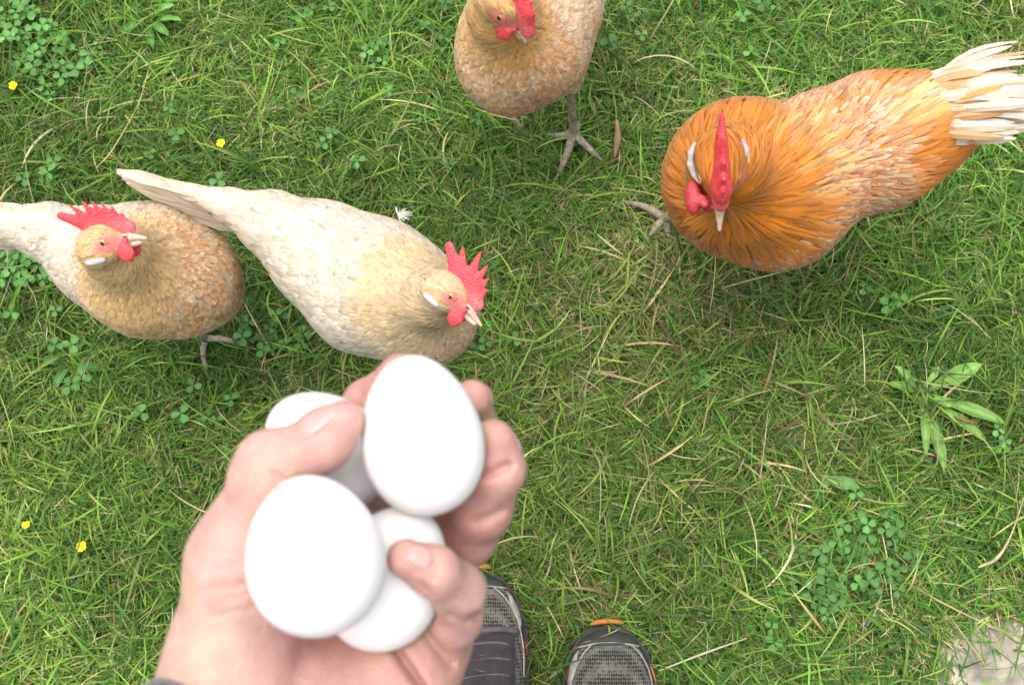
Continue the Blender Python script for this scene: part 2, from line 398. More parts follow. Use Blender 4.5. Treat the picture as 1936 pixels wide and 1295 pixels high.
# long loose straw and long green blades lying over the top
n = 260; x = -.8+rs.rand(n)*1.6; y = -.22+rs.rand(n)*1.25; k = (rs.rand(n) < dryness(x, y)*1.8) & ~hole(x, y); x, y = x[k], y[k]; n = len(x)
e0 = np.radians(10+22*rs.rand(n)); c = STRAW[rs.choice(3, n)]*.9
parts.append(blades(rs, x, y, .05+.06*rs.rand(n)+.05*rs.rand(n)**3, .0010+.0010*rs.rand(n), e0, e0-np.radians(25*rs.rand(n)), c, z0=.022, nseg=6))
n = 2000; x = -.8+rs.rand(n)*1.6; y = -.22+rs.rand(n)*1.25; k = ~hole(x, y); x, y = x[k], y[k]; n = len(x)
e0 = np.radians(25+30*rs.rand(n)); c, _ = colours(rs, x, y)
parts.append(blades(rs, x, y, .055+.05*rs.rand(n), .0018+.0018*rs.rand(n), e0, e0-np.radians(20+50*rs.rand(n)), c*1.15, z0=.012, nseg=6))
V, FA, C = merge(parts)
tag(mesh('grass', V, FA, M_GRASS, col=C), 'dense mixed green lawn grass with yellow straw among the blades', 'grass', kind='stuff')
# the lawn beyond the picture, coarser
def ring_hole(x, y): return (np.abs(x) < .80) & (y > -.23) & (y < 1.03)
V, FA, C = merge([grass_patch(rs, -3, 3, -2, 3.4, 13000, 6, 2.2, hole=ring_hole)])
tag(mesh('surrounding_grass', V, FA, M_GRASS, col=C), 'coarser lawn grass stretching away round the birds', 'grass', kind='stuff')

# clover patches (too many leaves to count)
def leaf(c, d, n, L, W, col, cup=.15, heart=False):
    """a flat leaf of 3x5 points from c along d with normal n"""
    d = nrm(d); s = nrm(np.cross(n, d)); n = np.cross(d, s)
    t = np.array([0, .25, .55, .85, 1.0]); wp = np.array([.12, .62, 1, .78, .12 if not heart else .6])
    V = []
    for i in range(5):
        for k in (-1, 0, 1):
            tt = t[i]-(.1 if heart and k == 0 and i == 4 else 0)
            V.append(c+d*L*tt+s*k*wp[i]*W/2+n*(cup*W*abs(k)*.5-.25*L*tt*tt*cup*2))
    Q = [[i*3+k, i*3+k+1, (i+1)*3+k+1, (i+1)*3+k] for i in range(4) for k in (0, 1)]
    C = np.array([np.array(col)*(1.0 if k else 1.25) for i in range(5) for k in (-1, 0, 1)])
    return np.array(V), [np.array(Q)], C
def clover(rs, x, y, h, size, col):
    out = []; top = np.array([x+rs.randn()*.006, y+rs.randn()*.006, h])
    V, FA = tube([np.array([x, y, .002]), (np.array([x, y, .002])+top)/2+rs.randn(3)*.002, top], [.0007]*3, 4); out.append((V, FA, np.array([.10, .2, .05])))
    a0 = rs.rand()*6.28; nn = nrm(np.array([rs.randn()*.25, rs.randn()*.25-.1, 1]))
    for i in range(3):
        a = a0+i*2.094+rs.randn()*.1; d = np.array([math.cos(a), math.sin(a), .05])
        out.append(leaf(top+d*.0008, d, nn, size, size*.95, np.array(col)*(.85+.3*rs.rand()), .18, True))
    return out
rs = np.random.RandomState(3); parts = []
for u, v, r, cnt, g_ in [(70, 500, .045, 46, 1), (20, 520, .035, 20, 1), (520, 650, .03, 16, .9), (95, 360, .04, 10, .9), (1600, 1060, .05, 34, .95), (1540, 1120, .035, 16, .8), (1660, 1000, .03, 12, .8), (130, 120, .05, 26, 1.1),
                      (40, 60, .06, 26, 1.2), (720, 100, .06, 14, .9), (900, 60, .03, 10, .8), (620, 60, .05, 12, 1.0), (1450, 60, .05, 10, .9), (1180, 60, .03, 8, .9), (920, 650, .02, 8, .9), (1350, 730, .02, 4, 1.2), (1880, 830, .03, 7, 1.3), (240, 720, .06, 10, 1),
                      (340, 300, .05, 8, 1), (800, 240, .05, 8, .9), (420, 760, .05, 10, 1), (1470, 1210, .02, 4, 1.3), (1700, 560, .05, 6, 1), (600, 250, .05, 8, .9)]:
    for _ in range(cnt if cnt > 15 else cnt//2):
        p = G(u, v, 0); x = p[0]+rs.randn()*r*.6; y = p[1]+rs.randn()*r*.6
        parts += clover(rs, x, y, .02+.022*rs.rand(), .0075+.005*rs.rand(), np.array([.095, .225, .055])*g_*(.8+.5*rs.rand()))
V, FA, C = merge(parts)
tag(mesh('clover', V, FA, M_LEAF, col=C), 'patches of round three-leaved clover growing through the lawn', 'clover', kind='stuff')

# broad leaved weeds: each a thing
def weed(name, label, u, v, leaves, col, cat='plant'):
    p = G(u, v, 0.004); t = empty(name, p); out = []
    rs = np.random.RandomState(int(u))
    for (lu, lv, w_, h_) in leaves:
        q = G(lu, lv, h_); a = p.copy(); mid = (a+q)/2+np.array([0, 0, .018])
        n_ = 9; tt = np.linspace(0, 1, n_)[:, None]
        C_ = (1-tt)**2*a+2*tt*(1-tt)*mid+tt**2*q
        D_ = nrm(np.gradient(C_, axis=0)); S_ = nrm(np.cross(D_, [0, 0, 1.])); N_ = np.cross(S_, D_)
        wp = np.interp(tt[:, 0], [0, .2, .6, .85, 1], [.2, .45, 1, .7, .05])*w_/2
        ks = np.array([-1, -.5, 0, .5, 1])
        Vv = C_[:, None]+S_[:, None]*(ks[None, :, None]*wp[:, None, None])+N_[:, None]*((np.abs(ks)**1.0*.35)[None, :, None]*wp[:, None, None])+(rs.randn(n_, 5, 3)*.0005)
        cc = np.array(col)*(.85+.3*rs.rand()); Cc = np.tile(cc, (n_, 5, 1))*np.array([1, .95, 1.35, .95, 1])[None, :, None]
        i, j = np.meshgrid(np.arange(n_-1), np.arange(4), indexing='ij'); i = i.ravel(); j = j.ravel()
        mesh('leaf', Vv.reshape(-1, 3), [np.stack([i*5+j, (i+1)*5+j, (i+1)*5+j+1, i*5+j+1], -1)], M_LEAF, t, col=Cc.reshape(-1, 3))
    tag(t, label, cat); return t
weed('plantain_weed', 'large pale green weed with long lance shaped leaves in the lawn at right', 1735, 745,
     [(1858, 688, .021, .036), (1905, 802, .017, .036), (1750, 862, .011, .03), (1786, 893, .016, .028), (1680, 725, .012, .024), (1868, 838, .014, .016), (1690, 690, .011, .03), (1775, 690, .009, .03), (1800, 770, .012, .03)], (.20, .36, .085))
weed('broadleaf_weed', 'single broad light green leaf lying in grass below the lance leaved weed', 1540, 905,
     [(1625, 922, .017, .03), (1565, 925, .012, .02)], (.16, .34, .10))
weed('dandelion_weed', 'bright green leafy weed at the top left edge of the lawn', 285, 45,
     [(330, 10, .012, .05), (250, 15, .012, .05), (320, 70, .013, .04), (235, 60, .013, .04), (290, 95, .012, .03), (345, 40, .010, .05)], (.13, .30, .06))
weed('young_weed', 'rosette of dark green leaves in the lower left beside the pale hen', 140, 690,
     [(80, 680, .013, .018), (105, 735, .012, .016), (160, 645, .012, .02), (200, 700, .012, .018)], (.085, .21, .05))

# yellow buttercups
rs = np.random.RandomState(8)
def buttercup(u, v, label, s=1.):
    p = G(u, v, .035); base = np.array([p[0]+.01, p[1]-.01, 0.002]); t = empty('buttercup', base)
    V, FA = tube([base, base*.5+p*.5+np.array([.003, 0, .004]), p], [.0009, .0008, .0008], 5)
    mesh('stem', V, FA, M_LEAF, t, col=np.tile([.1, .22, .05], (len(V), 1)))
    a0 = rs.rand()*6
    for i in range(5):
        a = a0+i*2*np.pi/5+.15*rs.randn(); d = np.array([math.cos(a), math.sin(a), .25+.3*rs.rand()])
        V, FA, C = leaf(p, d, np.array([0, 0, 1.]), .0085*s, .0085*s, (.80, .62, .02), .3, True)
        mesh('petal', V, FA, M_LEAF, t, col=C)
    V, FA = tube([p, p+np.array([0, 0, .002])], [.002*s, .0016*s], 7); mesh('flower_centre', V, FA, M_LEAF, t, col=np.tile([.55, .5, .03], (len(V), 1)))
    tag(t, label, 'flower', 'yellow flowers in the lawn')
buttercup(25, 163, 'small yellow flower at the upper left edge of the lawn', .75)
buttercup(418, 272, 'small yellow flower in grass above the white tail of the middle hen', .75)
buttercup(155, 1033, 'yellow flower at lower left beside the wrist', .8)
buttercup(50, 992, 'tiny yellow bud nearest the left edge beside the wrist', .6)

# stone patch
M_STONE, nt, b = pmat('weathered_stone', rough=.9, spec=.2)
o, nz = colour_noise(nt, b, rgb_node(nt, (.33, .295, .235)), 38, .35, 1.35, 10); nt.links.new(o, b.inputs['Base Color']); add_bump(nt, b, nz.outputs['Fac'], .004, .8)
n = 40; a = np.linspace(0, 2*np.pi, n, endpoint=False); rings = [(0.05, .013), (.45, .0145), (.8, .0135), (.95, .010), (1.0, -.006)]
rr = (.088+.012*vnoise(np.cos(a), np.sin(a), .5, 2))
V = np.concatenate([np.stack([STONE[0]+.012+r*rr*np.cos(a), STONE[1]-.03+r*rr*np.sin(a), h+.004*(vnoise(r*np.cos(a)*.09, r*np.sin(a)*.09, .02, 5)-.5)], -1) for r, h in rings])
i, j = np.meshgrid(np.arange(4), np.arange(n), indexing='ij'); i = i.ravel(); j = j.ravel(); k = (j+1) % n
Q = np.stack([i*n+j, i*n+k, (i+1)*n+k, (i+1)*n+j], -1)[:, ::-1]
tag(mesh('stone', V, [Q, np.arange(n)[None]], M_STONE), 'pale weathered flat stone showing through grass in bottom right corner', 'stone')
# bits lying on the stone edge and a few named stray things
def strand(name, label, pts, r, col, cat):
    V, FA = tube([G(u, v, h) for u, v, h in pts], r, 6, .5); tag(mesh(name, V, FA, M_LEAF, col=np.tile(col, (len(V), 1))), label, cat)
strand('dry_stalk', 'long dry seed stalk lying on the grass at the right edge', [(1936, 940, .03), (1912, 1010, .034), (1885, 1055, .03), (1850, 1072, .026)], [.0006, .0009, .0022, .0012], (.55, .47, .3), 'stalk')
strand('dry_stalk', 'thin pale stalk lying on grass to the right of the bare toed shoe', [(1245, 1268, .03), (1330, 1235, .034), (1412, 1206, .03)], [.0008, .0012, .0006], (.6, .56, .4), 'stalk')
strand('dry_stalk', 'straight straw stalk lying on the clover patch at lower right', [(1666, 1000, .03), (1678, 1060, .034), (1688, 1150, .028)], [.0006, .0009, .0007], (.6, .52, .32), 'stalk')
strand('dry_stalk', 'curved straw stalk in the grass above the left hen', [(182, 318, .03), (215, 280, .036), (262, 195, .03), (284, 120, .026)], [.0008, .001, .0008, .0005], (.5, .42, .2), 'stalk')
strand('dry_leaf', 'curled brown dead leaf standing in grass beside the scaly foot', [(1166, 228, .035), (1168, 262, .03), (1162, 298, .02)], [.002, .0055, .002], (.33, .22, .13), 'leaf')
strand('dry_leaf', 'brown withered leaf lying beneath the lance leaved weed', [(1805, 787, .024), (1828, 795, .026), (1850, 800, .022)], [.001, .003, .001], (.26, .16, .08), 'leaf')
print('grass', time.time()-T00)
# ------------------------------------------------------------------ birds
def sample(Fd, X, p):
    lo = X[0, 0, 0]; h = X[1, 0, 0, 0]-lo[0]
    q = (p-lo)/h; sh = np.array(Fd.shape[:3])
    q = np.clip(q, 0, sh-1.001); i = q.astype(int); f = q-i
    o = 0
    for a in (0, 1):
        for b_ in (0, 1):
            for c in (0, 1):
                wgt = (f[:, 0] if a else 1-f[:, 0])*(f[:, 1] if b_ else 1-f[:, 1])*(f[:, 2] if c else 1-f[:, 2])
                v = Fd[i[:, 0]+a, i[:, 1]+b_, i[:, 2]+c]
                o = o+(wgt[:, None]*v if v.ndim == 2 else wgt*v)
    return o
def feathers(rs, V, Q, D, X, beak, region, cover=3.0, keep=None, nst=6, jit=.13, crv=.17):
    """shingled feathers that follow the body's surface, pointing away from the beak"""
    gr = np.stack(np.gradient(D), -1)
    ctr = V[Q].mean(1); A = .5*np.linalg.norm(np.cross(V[Q[:, 2]]-V[Q[:, 0]], V[Q[:, 3]]-V[Q[:, 1]]), axis=1)
    L, W, *_ = region(ctr)
    wgt = A*cover/(L*W)
    if keep is not None: wgt = wgt*keep(ctr)
    n = int(wgt.sum()); idx = rs.choice(len(Q), n, p=wgt/wgt.sum())
    q = Q[idx]; a, b_ = rs.rand(n, 1), rs.rand(n, 1)
    p = (V[q[:, 0]]*(1-a)+V[q[:, 1]]*a)*(1-b_)+(V[q[:, 3]]*(1-a)+V[q[:, 2]]*a)*b_
    L, W, cc, ce, ct, lift = region(p)
    L = L*(.85+.3*rs.rand(n)); W = W*(.9+.2*rs.rand(n))
    ang = rs.randn(n)*jit; cur = rs.randn(n)*jit*.8
    ts = np.linspace(0, 1, nst); wp = np.interp(ts, [0, .2, .6, .85, 1], [.4, .8, 1, .8, .22])
    off = np.interp(ts, [0, 1], [0, 1])
    rows = []; nrs = []
    pos = p.copy()
    for i, t in enumerate(ts):
        N = nrm(sample(gr, X, pos)); d = sample(D, X, pos)
        tgt = .0006+lift*off[i]
        pos = pos-N*np.clip(d-tgt, -.01, .01)[:, None] if i else pos+N*.0004
        fl = nrm(pos-beak); fl = nrm(fl-(fl*N).sum(1, keepdims=True)*N); S = np.cross(N, fl)
        aa = (ang+cur*t)[:, None]; dr = fl*np.cos(aa)+S*np.sin(aa); S = np.cross(N, dr)
        hw = (W*wp[i]*.5)[:, None]
        rows.append(np.stack([pos-S*hw-N*hw*.10, pos-S*hw*.5, pos+N*hw*.08, pos+S*hw*.5, pos+S*hw-N*hw*.10][::1], 1)[:, [0, 1, 2, 3, 4]])
        nk_ = np.stack([nrm(N+S*q*crv+dr*(.14*ts[i]-.05)) for q in (-1, -.5, 0, .5, 1)], 1); nrs.append(nk_)
        pos = pos+dr*(L/(nst-1))[:, None]
    Vf = np.stack(rows, 1)                                     # n, nst, 5, 3
    k = np.arange(5)
    base = np.arange(n)[:, None, None]*(nst*5)
    i, j = np.meshgrid(np.arange(nst-1), np.arange(4), indexing='ij'); i = i.ravel(); j = j.ravel()
    fq = (base+np.stack([i*5+j, (i+1)*5+j, (i+1)*5+j+1, i*5+j+1], -1)[None]).reshape(-1, 4)
    em = np.array([1, .45, 0, .45, 1])[None, None, :, None]; tm = np.interp(ts, [0, .45, .8, 1], [0, .05, .9, 1])[None, :, None, None]
    C = cc[:, None, None]*(1-em)+ce[:, None, None]*em
    C = C*(1-tm)+ct[:, None, None]*tm
    C = C*(1+.13*rs.randn(n)).clip(.65, 1.35)[:, None, None, None]
    uv = np.stack(np.broadcast_arrays(rs.rand(n)[:, None, None]*9+np.array([0, .25, .5, .75, 1])[None, None], rs.rand(n)[:, None, None]*5+ts[None, :, None]), -1)
    return Vf.reshape(-1, 3), [fq], C.reshape(-1, 3), uv.reshape(-1, 2), np.stack(nrs, 1).reshape(-1, 3)
def quill(rs, root, tip, nml, W, c1, c2, bend=0., nst=12, taper=(.3, 1, .9, .25)):
    """one long tail or wing feather from root to tip, face normal nml, with shaft and ragged vane"""
    root = np.asarray(root); tip = np.asarray(tip); t = np.linspace(0, 1, nst); d = nrm(tip-root); S = nrm(np.cross(nml, d)); N = np.cross(d, S)
    L = np.linalg.norm(tip-root)
    c = root+(tip-root)*t[:, None]+N*(bend*L*np.sin(t*np.pi))[:, None]
    wp = np.interp(t, [0, .25, .8, 1], taper)*W/2; ks = np.array([-1, -.5, -.06, 0, .06, .5, 1])
    rag = 1+.05*rs.randn(nst, 7)
    V = c[:, None]+S*(ks[None, :, None]*wp[:, None, None]*rag[..., None])+N*((.0012*(np.abs(ks) < .1)-.18*np.abs(ks)*W*.5)[None, :, None])
    V[:, [0, 1, 5, 6]] += d*(wp[:, None, None]*.5)
    i, j = np.meshgrid(np.arange(nst-1), np.arange(6), indexing='ij'); i = i.ravel(); j = j.ravel()
    f = np.stack([i*7+j, i*7+j+1, (i+1)*7+j+1, (i+1)*7+j], -1)
    m = np.array([1, .5, 0, 0, 0, .5, 1])[None, :, None]*np.clip(.4+rs.randn(nst, 1, 1)*.2, 0, 1)
    C = np.asarray(c1)*(1-m)+np.asarray(c2)*m
    uv = np.stack(np.broadcast_arrays(rs.rand()*9+ks[None]*.6, rs.rand()*5+t[:, None]*2), -1)
    return V.reshape(-1, 3), [f], np.broadcast_to(C, (nst, 7, 3)).reshape(-1, 3), uv.reshape(-1, 2)
def mergeuv(parts):
    V, FA, C = merge([p[:3] for p in parts]); return V, FA, C, np.concatenate([p[3] for p in parts])

def bird(name, label, cat, chain, neck, head, fwd, up, s, region, comb, seed, legs, comb_t=.0028, vox=.0028, tail=None, group=None, face=(.60, .17, .16),
         kz=1.0, downc=(.6, .45, .3), lobe=(.0090, .0032, .0042), lobe_at=(-.0080, .0155, -.0115), wattle=None, cover=3.4, legfeet=(), fr=.85, beak_tip=.039, fk={}, lobe_prims=None):
    rs = np.random.RandomState(seed)
    def pr(u, v, h, r): p = G(u, v, h); return p, r*depth(p)/F
    ch = [pr(*c) for c in chain]; nk = [pr(*c) for c in neck]
    H = G(*head); x = nrm(camdir(nrm(fwd))); z = camdir(nrm(up)); z = nrm(z-x*(z@x)); y = np.cross(z, x)
    R = np.stack([x, y, z], 1)
    loc = lambda q: (q-H) @ R/s
    wor = lambda q: H+(np.asarray(q, float)*s) @ R.T
    allp = ch+nk+[(H, .03*s)]
    lo = np.min([p-r for p, r in allp], 0)-.02; hi = np.max([p+r for p, r in allp], 0)+.02
    X = grid(lo, hi, vox)
    D = None
    def zs(Y, c, k): Z = Y.copy(); Z[..., 2] = c[2]+(Y[..., 2]-c[2])/k; return Z
    for (a, ra), (b_, rb) in zip(ch[:-1], ch[1:]):
        d = rcone(X, a, b_, ra, rb); D = d if D is None else smin(D, d, .012)
    DN = None
    nk2 = nk+[(wor([-.010, 0, -.006]), .0165*s)]
    for (a, ra), (b_, rb) in zip(nk2[:-1], nk2[1:]):
        d = rcone(X, a, b_, ra, rb); DN = d if DN is None else smin(DN, d, .02)
    D = smin(D, DN, .045)
    hd = ellips(X, H, np.array([.019, .0145, .0165])*s, R)
    hd = smin(hd, rcone(X, wor([.006, 0, -.003]), wor([.019, 0, -.0045]), .0115*s, .0075*s), .006)
    D = smin(D, hd, .012)
    for th in legs:                                             # thighs
        D = smin(D, rcone(X, th[0], th[1], .032*s**.5, .014), .025)
    V, Q = nets(D, X); V = relax(V, Q, 2)
    base = np.array([*ch[len(ch)//2][0][:2], 0.0]); t = empty(name, base)
    l = loc(V)
    fm = np.exp(-(((l[:, 0]-.009)/.0150/fr)**2+((l[:, 2]+.0005)/.0098/fr)**2)**2)*(np.linalg.norm(l, axis=1) < .04)
    reg = region(V); C = reg[2]*.8*(1-fm[:, None])+np.array(face)*fm[:, None]
    # legs and feet joined to the same body mesh
    LV, LF = [], []; n0 = len(V); nq = len(Q); parts = []
    for pts, rad in legfeet: parts.append((*tube(pts, rad, 8), np.array([.36, .32, .27])))
    if parts:
        lv, lf, lc = merge(parts)
        qf = [f for f in lf if f.shape[1] == 4][0]; tf = [f for f in lf if f.shape[1] == 3][0]
        body = mesh('body', np.concatenate([V, lv]), [np.concatenate([Q, qf+n0]), tf+n0], [M_DOWN, M_LEG], t, col=np.concatenate([C, lc]),
                    mi=np.concatenate([np.zeros(nq), np.ones(len(qf)+len(tf))]))
    else: mesh('body', V, [Q], [M_DOWN], t, col=C)
    beakp = wor([.034, 0, -.004])
    def keep(c):
        l = loc(c); fd = ((l[:, 0]-.009)/.0150/fr)**2+((l[:, 2]-.0003)/.0082/fr)**2
        k = np.where((fd < 1) & (np.linalg.norm(l, axis=1) < .03), 0., 1.)
        return k*np.where((l[:, 0] > .013) & (np.linalg.norm(l-np.array([.02, 0, -.003]), axis=1) < .022), 0., 1.)
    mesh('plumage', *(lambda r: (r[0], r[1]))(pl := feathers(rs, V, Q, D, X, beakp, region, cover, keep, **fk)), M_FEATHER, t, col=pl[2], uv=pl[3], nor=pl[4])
    print(name, 'feathers', len(pl[0])//30, 'verts', len(V))
    # head parts
    def part(nm, prims, mat, col, vx=.0009, k=.003, yscale=1, rel=2):
        """prims in local head coordinates; y squeezed by yscale"""
        P_ = [np.asarray(q[:3], float) for a in prims for q in a]
        lo = np.min(P_, 0)-.014; hi = np.max(P_, 0)+.014
        Y = grid(lo, hi, vx); D_ = None
        Yq = Y.copy(); Yq[..., 1] *= yscale
        for a in prims:
            if len(a[0]) == 4: d = rcone(Yq, np.array(a[0][:3])*[1, yscale, 1], np.array(a[1][:3])*[1, yscale, 1], a[0][3], a[1][3])
            else: d = ellips(Y, a[0][:3], a[1][:3])
            D_ = d if D_ is None else smin(D_, d, k)
        v, q = nets(D_, Y); v = relax(v, q, rel); v0 = v.copy()
        c = np.tile(np.asarray(col, float), (len(v), 1)) if not callable(col) else col(v0)
        return mesh(nm, wor(v), [q], mat, t, col=c)
    cb = comb
    pr_ = []
    bl = [(q[0]*.001, 0, q[1]*.001, (q[2] if len(q) > 2 else 7.5)*.001) for q in cb['base']]
    for a, b_ in zip(bl[:-1], bl[1:]): pr_.append((a, b_))
    for (bx, bz), (tx, tz), r0, r1 in cb['spikes']: pr_.append(((bx*.001, 0, bz*.001, r0*.001), (tx*.001, cb.get('lean', 0)*.001*(tz-bz)/30, tz*.001, r1*.001)))
    part('comb', pr_, M_COMB, lambda v: np.array([.58, .06, .075])*(1+.25*sstep(.012, .04, v[:, 2]))[:, None]*np.array([1, .8, .8])[None]+np.array([.1, .09, .09])*(1-sstep(.008, .022, v[:, 2]))[:, None], yscale=.0075/comb_t)
    wt = wattle or [(.020, .0085, -.013, .008, .0035, .009), (.020, -.0085, -.013, .008, .0035, .009)]
    for (wx, wy, wz, rx, ry, rz) in wt:
        sg = 1 if wy > 0 else -1
        part('wattle', [((wx, wy, wz), (rx, ry, rz)), ((wx, wy*.7, wz+rz*.8, .004), (wx+.002, wy*.6, wz+rz*1.2, .003))], M_COMB, (.60, .06, .075))
    for sg in (1, -1):
        part('ear_lobe', [((q0[0], sg*q0[1], q0[2], q0[3]), (q1[0], sg*q1[1], q1[2], q1[3])) for q0, q1 in zip(lobe_prims[:-1], lobe_prims[1:])] if lobe_prims else [((lobe_at[0], sg*lobe_at[1], lobe_at[2]), lobe), ((lobe_at[0]+lobe[0]*.7, sg*(lobe_at[1]-.001), lobe_at[2]-lobe[2]*.2), (lobe[0]*.5, lobe[1]*.9, lobe[2]*.8))], M_LOBE, (.7, .7, .7), rel=3, k=.0012)
        e = wor([.005, sg*.0100, .0015]); m_ = 12
        th, ph = np.meshgrid(np.linspace(0, np.pi, m_), np.linspace(0, 2*np.pi, 16, endpoint=False), indexing='ij')
        dl = np.stack([np.sin(th)*np.cos(ph), sg*np.cos(th), np.sin(th)*np.sin(ph)], -1).reshape(-1, 3)
        th = th.ravel(); ec = np.where((th < .42)[:, None], [.006, .005, .004], np.where((th < .85)[:, None], [.62, .30, .06], [.16, .06, .03]))
        i, j = np.meshgrid(np.arange(m_-1), np.arange(16), indexing='ij'); i = i.ravel(); j = j.ravel(); k2 = (j+1) % 16
        mesh('eye', e+(dl*.0056*s) @ R.T, [np.stack([i*16+j, i*16+k2, (i+1)*16+k2, (i+1)*16+j], -1)[:, ::sg]], M_EYE, t, col=ec)
        # eyelid ring
        a_ = np.linspace(0, 2*np.pi, 17); rp = [wor([.005+.0050*math.cos(q), sg*(.0129+.0003*math.sin(q*2)), .0015+.0043*math.sin(q)]) for q in a_]
        v_, f_ = tube(rp, [.0011*s]*17, 6); mesh('eyelid', v_, f_, M_DOWN, t, col=np.tile(np.array(face)*1.05, (len(v_), 1)))
    bk = part('beak', [((.017, 0, -.001, .0056), (.026, 0, -.0015, .0042)), ((.026, 0, -.0015, .0042), (beak_tip, 0, -.0062, .0014)), ((.016, 0, -.008, .0045), (beak_tip-.006, 0, -.0090, .0018))], M_BEAK,
              lambda v: np.array([.56, .38, .28])*(1-.0*v[:, :1])+np.array([.0, -.12, -.12])*(1-sstep(.016, .024, v[:, 0]))[:, None], k=.0015, rel=1)
    for sg in (1, -1):
        v_, f_ = tube([wor([.0215, sg*.0048, .0012]), wor([.0255, sg*.0042, .0006])], [.0008*s, .0006*s], 6); mesh('nostril', v_, f_, M_EYE, t, col=np.tile([.08, .04, .03], (len(v_), 1)))
    if tail:
        tp = tail(rs); V_, F_, C_, U_ = mergeuv(tp); mesh('tail', V_, F_, M_FEATHER, t, col=C_, uv=U_)
    tag(t, label, cat, group)
    return t
CREAM = np.array([.70, .615, .49]); BUFF = np.array([.52, .30, .09]); ORNG = np.array([.64, .31, .10]); PINKC = np.array([.64, .535, .41])
def dist_line(p, a, b_):
    ab = b_-a; t = np.clip(((p-a)@ab)/(ab@ab), 0, 1); return np.linalg.norm(p-a-t[:, None]*ab, axis=1)
def mix(a, b_, m): return a*(1-m[:, None])+b_*m[:, None]
def n3(p, s, seed=0): return (vnoise(p[:, 0]+p[:, 2]*.7, p[:, 1]-p[:, 2]*.6, s, seed)+vnoise(p[:, 1]+.3*p[:, 0], p[:, 2]+.8*p[:, 0], s, seed+3))/2
def hen_region(head, breast, neck_r, breast_r, motl, buff=BUFF, blob=None):
    Hh = G(*head); Br = G(*breast); Nk = G(*blob)if blob else (Hh+Br)/2
    def f(p):
        p = np.asarray(p); dn = np.linalg.norm(p-Hh, axis=1)
        L = np.interp(dn, [0, .02, .05, .10, .25], [.0050, .0085, .013, .0115, .017]); W = np.interp(dn, [0, .02, .06, .10, .25], [.0022, .0026, .0040, .0056, .0088])
        dl = dist_line(p, Hh, Nk)+.02*(n3(p, .02, 2)-.5)
        b_ = 1-sstep(neck_r*.75, neck_r*1.25, dl)
        br = 1-sstep(breast_r*.6, breast_r*1.1, np.linalg.norm(p-Br, axis=1)+.03*(n3(p, .03, 5)-.5))
        br = br*motl
        nz = n3(p, .025, 7)
        pick = np.random.RandomState(len(p) % 9999).rand(len(p)); cc = mix(mix(CREAM*(.86+.24*nz[:, None]), ORNG*(.85+.4*nz[:, None]), np.clip(br*(.25+.9*n3(p, .014, 9)+.5*(pick > .6)), 0, 1)), buff*(.72+.55*nz[:, None]), b_*.9)
        ce = mix(mix(CREAM*1.03, mix(CREAM, ORNG, np.full(len(p), .5)), br), buff*1.15, b_*.8)
        orr = mix(ORNG*(.8+.5*nz[:, None]), np.array([.76, .62, .43]), (pick > .18+.45*sstep(.35, .65, n3(p, .011, 13)))*.9)
        ct = mix(mix(PINKC*(.88+.24*n3(p, .012, 17)[:, None]), orr, br), buff*1.1*(.8+.4*n3(p, .010, 19)[:, None]), b_*.85)
        lift = np.interp(dn, [0, .03, .1], [.0004, .0006, .0008])
        return L, W, cc, ce, ct, lift
    return f
def hen_tail(root, tip, upv, W=.02, n=6, spread=.10, L0=1., cols=((.70, .61, .47), (.50, .38, .25)), lat=None, tent=.6, widen=.004):
    root = G(*root); tip = G(*tip); d = nrm(tip-root); Lt = np.linalg.norm(tip-root); sx = nrm(np.cross(d, [0, 0, 1.])); uz = np.cross(sx, d)
    def f(rs):
        out = []
        for sg in (1, -1):
            for i in range(n):
                a = (i/(n-1))                       # 0 top .. 1 low
                r0 = root+sx*sg*(.002+.012*a)-uz*.026*a; le = Lt*(1-.16*a)*(1+.02*rs.randn())
                dd = nrm(root+d*Lt+sx*sg*(.002+.004*a+.0015*rs.randn())-uz*.020*a-r0)
                nm = nrm(sx*sg*math.cos(tent)+uz*math.sin(tent))
                out.append(quill(rs, r0, r0+dd*le, nm, W, np.array(cols[0])*(.92+.12*rs.rand()), np.array(cols[1])*(.9+.2*rs.rand()), .02))
        return out
    return f
def foot(ankle, hock, toes, r=.0052, up=None):
    a = G(*ankle); h_ = G(*hock); out = [([h_, a*.5+h_*.5, a, a+np.array([0, 0, -.006])], [.0066, r*.95, r*1.15, r*1.2])]
    for tt in toes:
        pts = [a]+[G(*q) for q in tt]; rad = [r*1.1]+list(np.linspace(r*.86, r*.6, len(pts)-1)); out.append((pts, rad))
        d = nrm(pts[-1]-pts[-2]); out.append(([pts[-1], pts[-1]+d*.006+[0, 0, .0008], pts[-1]+d*.013+[0, 0, -.003]], [r*.5, r*.34, r*.1]))
    return out
HCOMB = {'base': [(27, 8), (14, 16), (-6, 19)], 'spikes': [((-4, 18), (-26, 35), 8, 4.2), ((0, 20), (-15, 42), 7, 1.6), ((7, 20), (1, 50), 7, 1.3), ((13, 18), (14, 44), 6.5, 1.2), ((19, 15), (22, 35), 6, 1.2), ((24, 11), (27, 25), 5.5, 1.4)]}
HCOMB2 = {'base': [(27, 8), (14, 15), (-8, 18)], 'spikes': [((-6, 18), (-27, 33), 7.5, 4), ((-2, 19), (-15, 40), 6, 1.3), ((4, 19), (-3, 41), 6, 1.2), ((10, 18), (6, 38), 6, 1.2), ((15, 16), (14, 34), 5.5, 1.2), ((20, 14), (21, 30), 5.5, 1.3), ((24, 10), (27, 20), 5.5, 2)], 'lean': -4}
def under(c, dx, dy, h=0.): p = G(*c); return np.array([p[0]+dx, p[1]+dy, h])
def thigh(c, hock): p = G(*c); return (p+np.array([0, 0, -.02]), G(*hock))

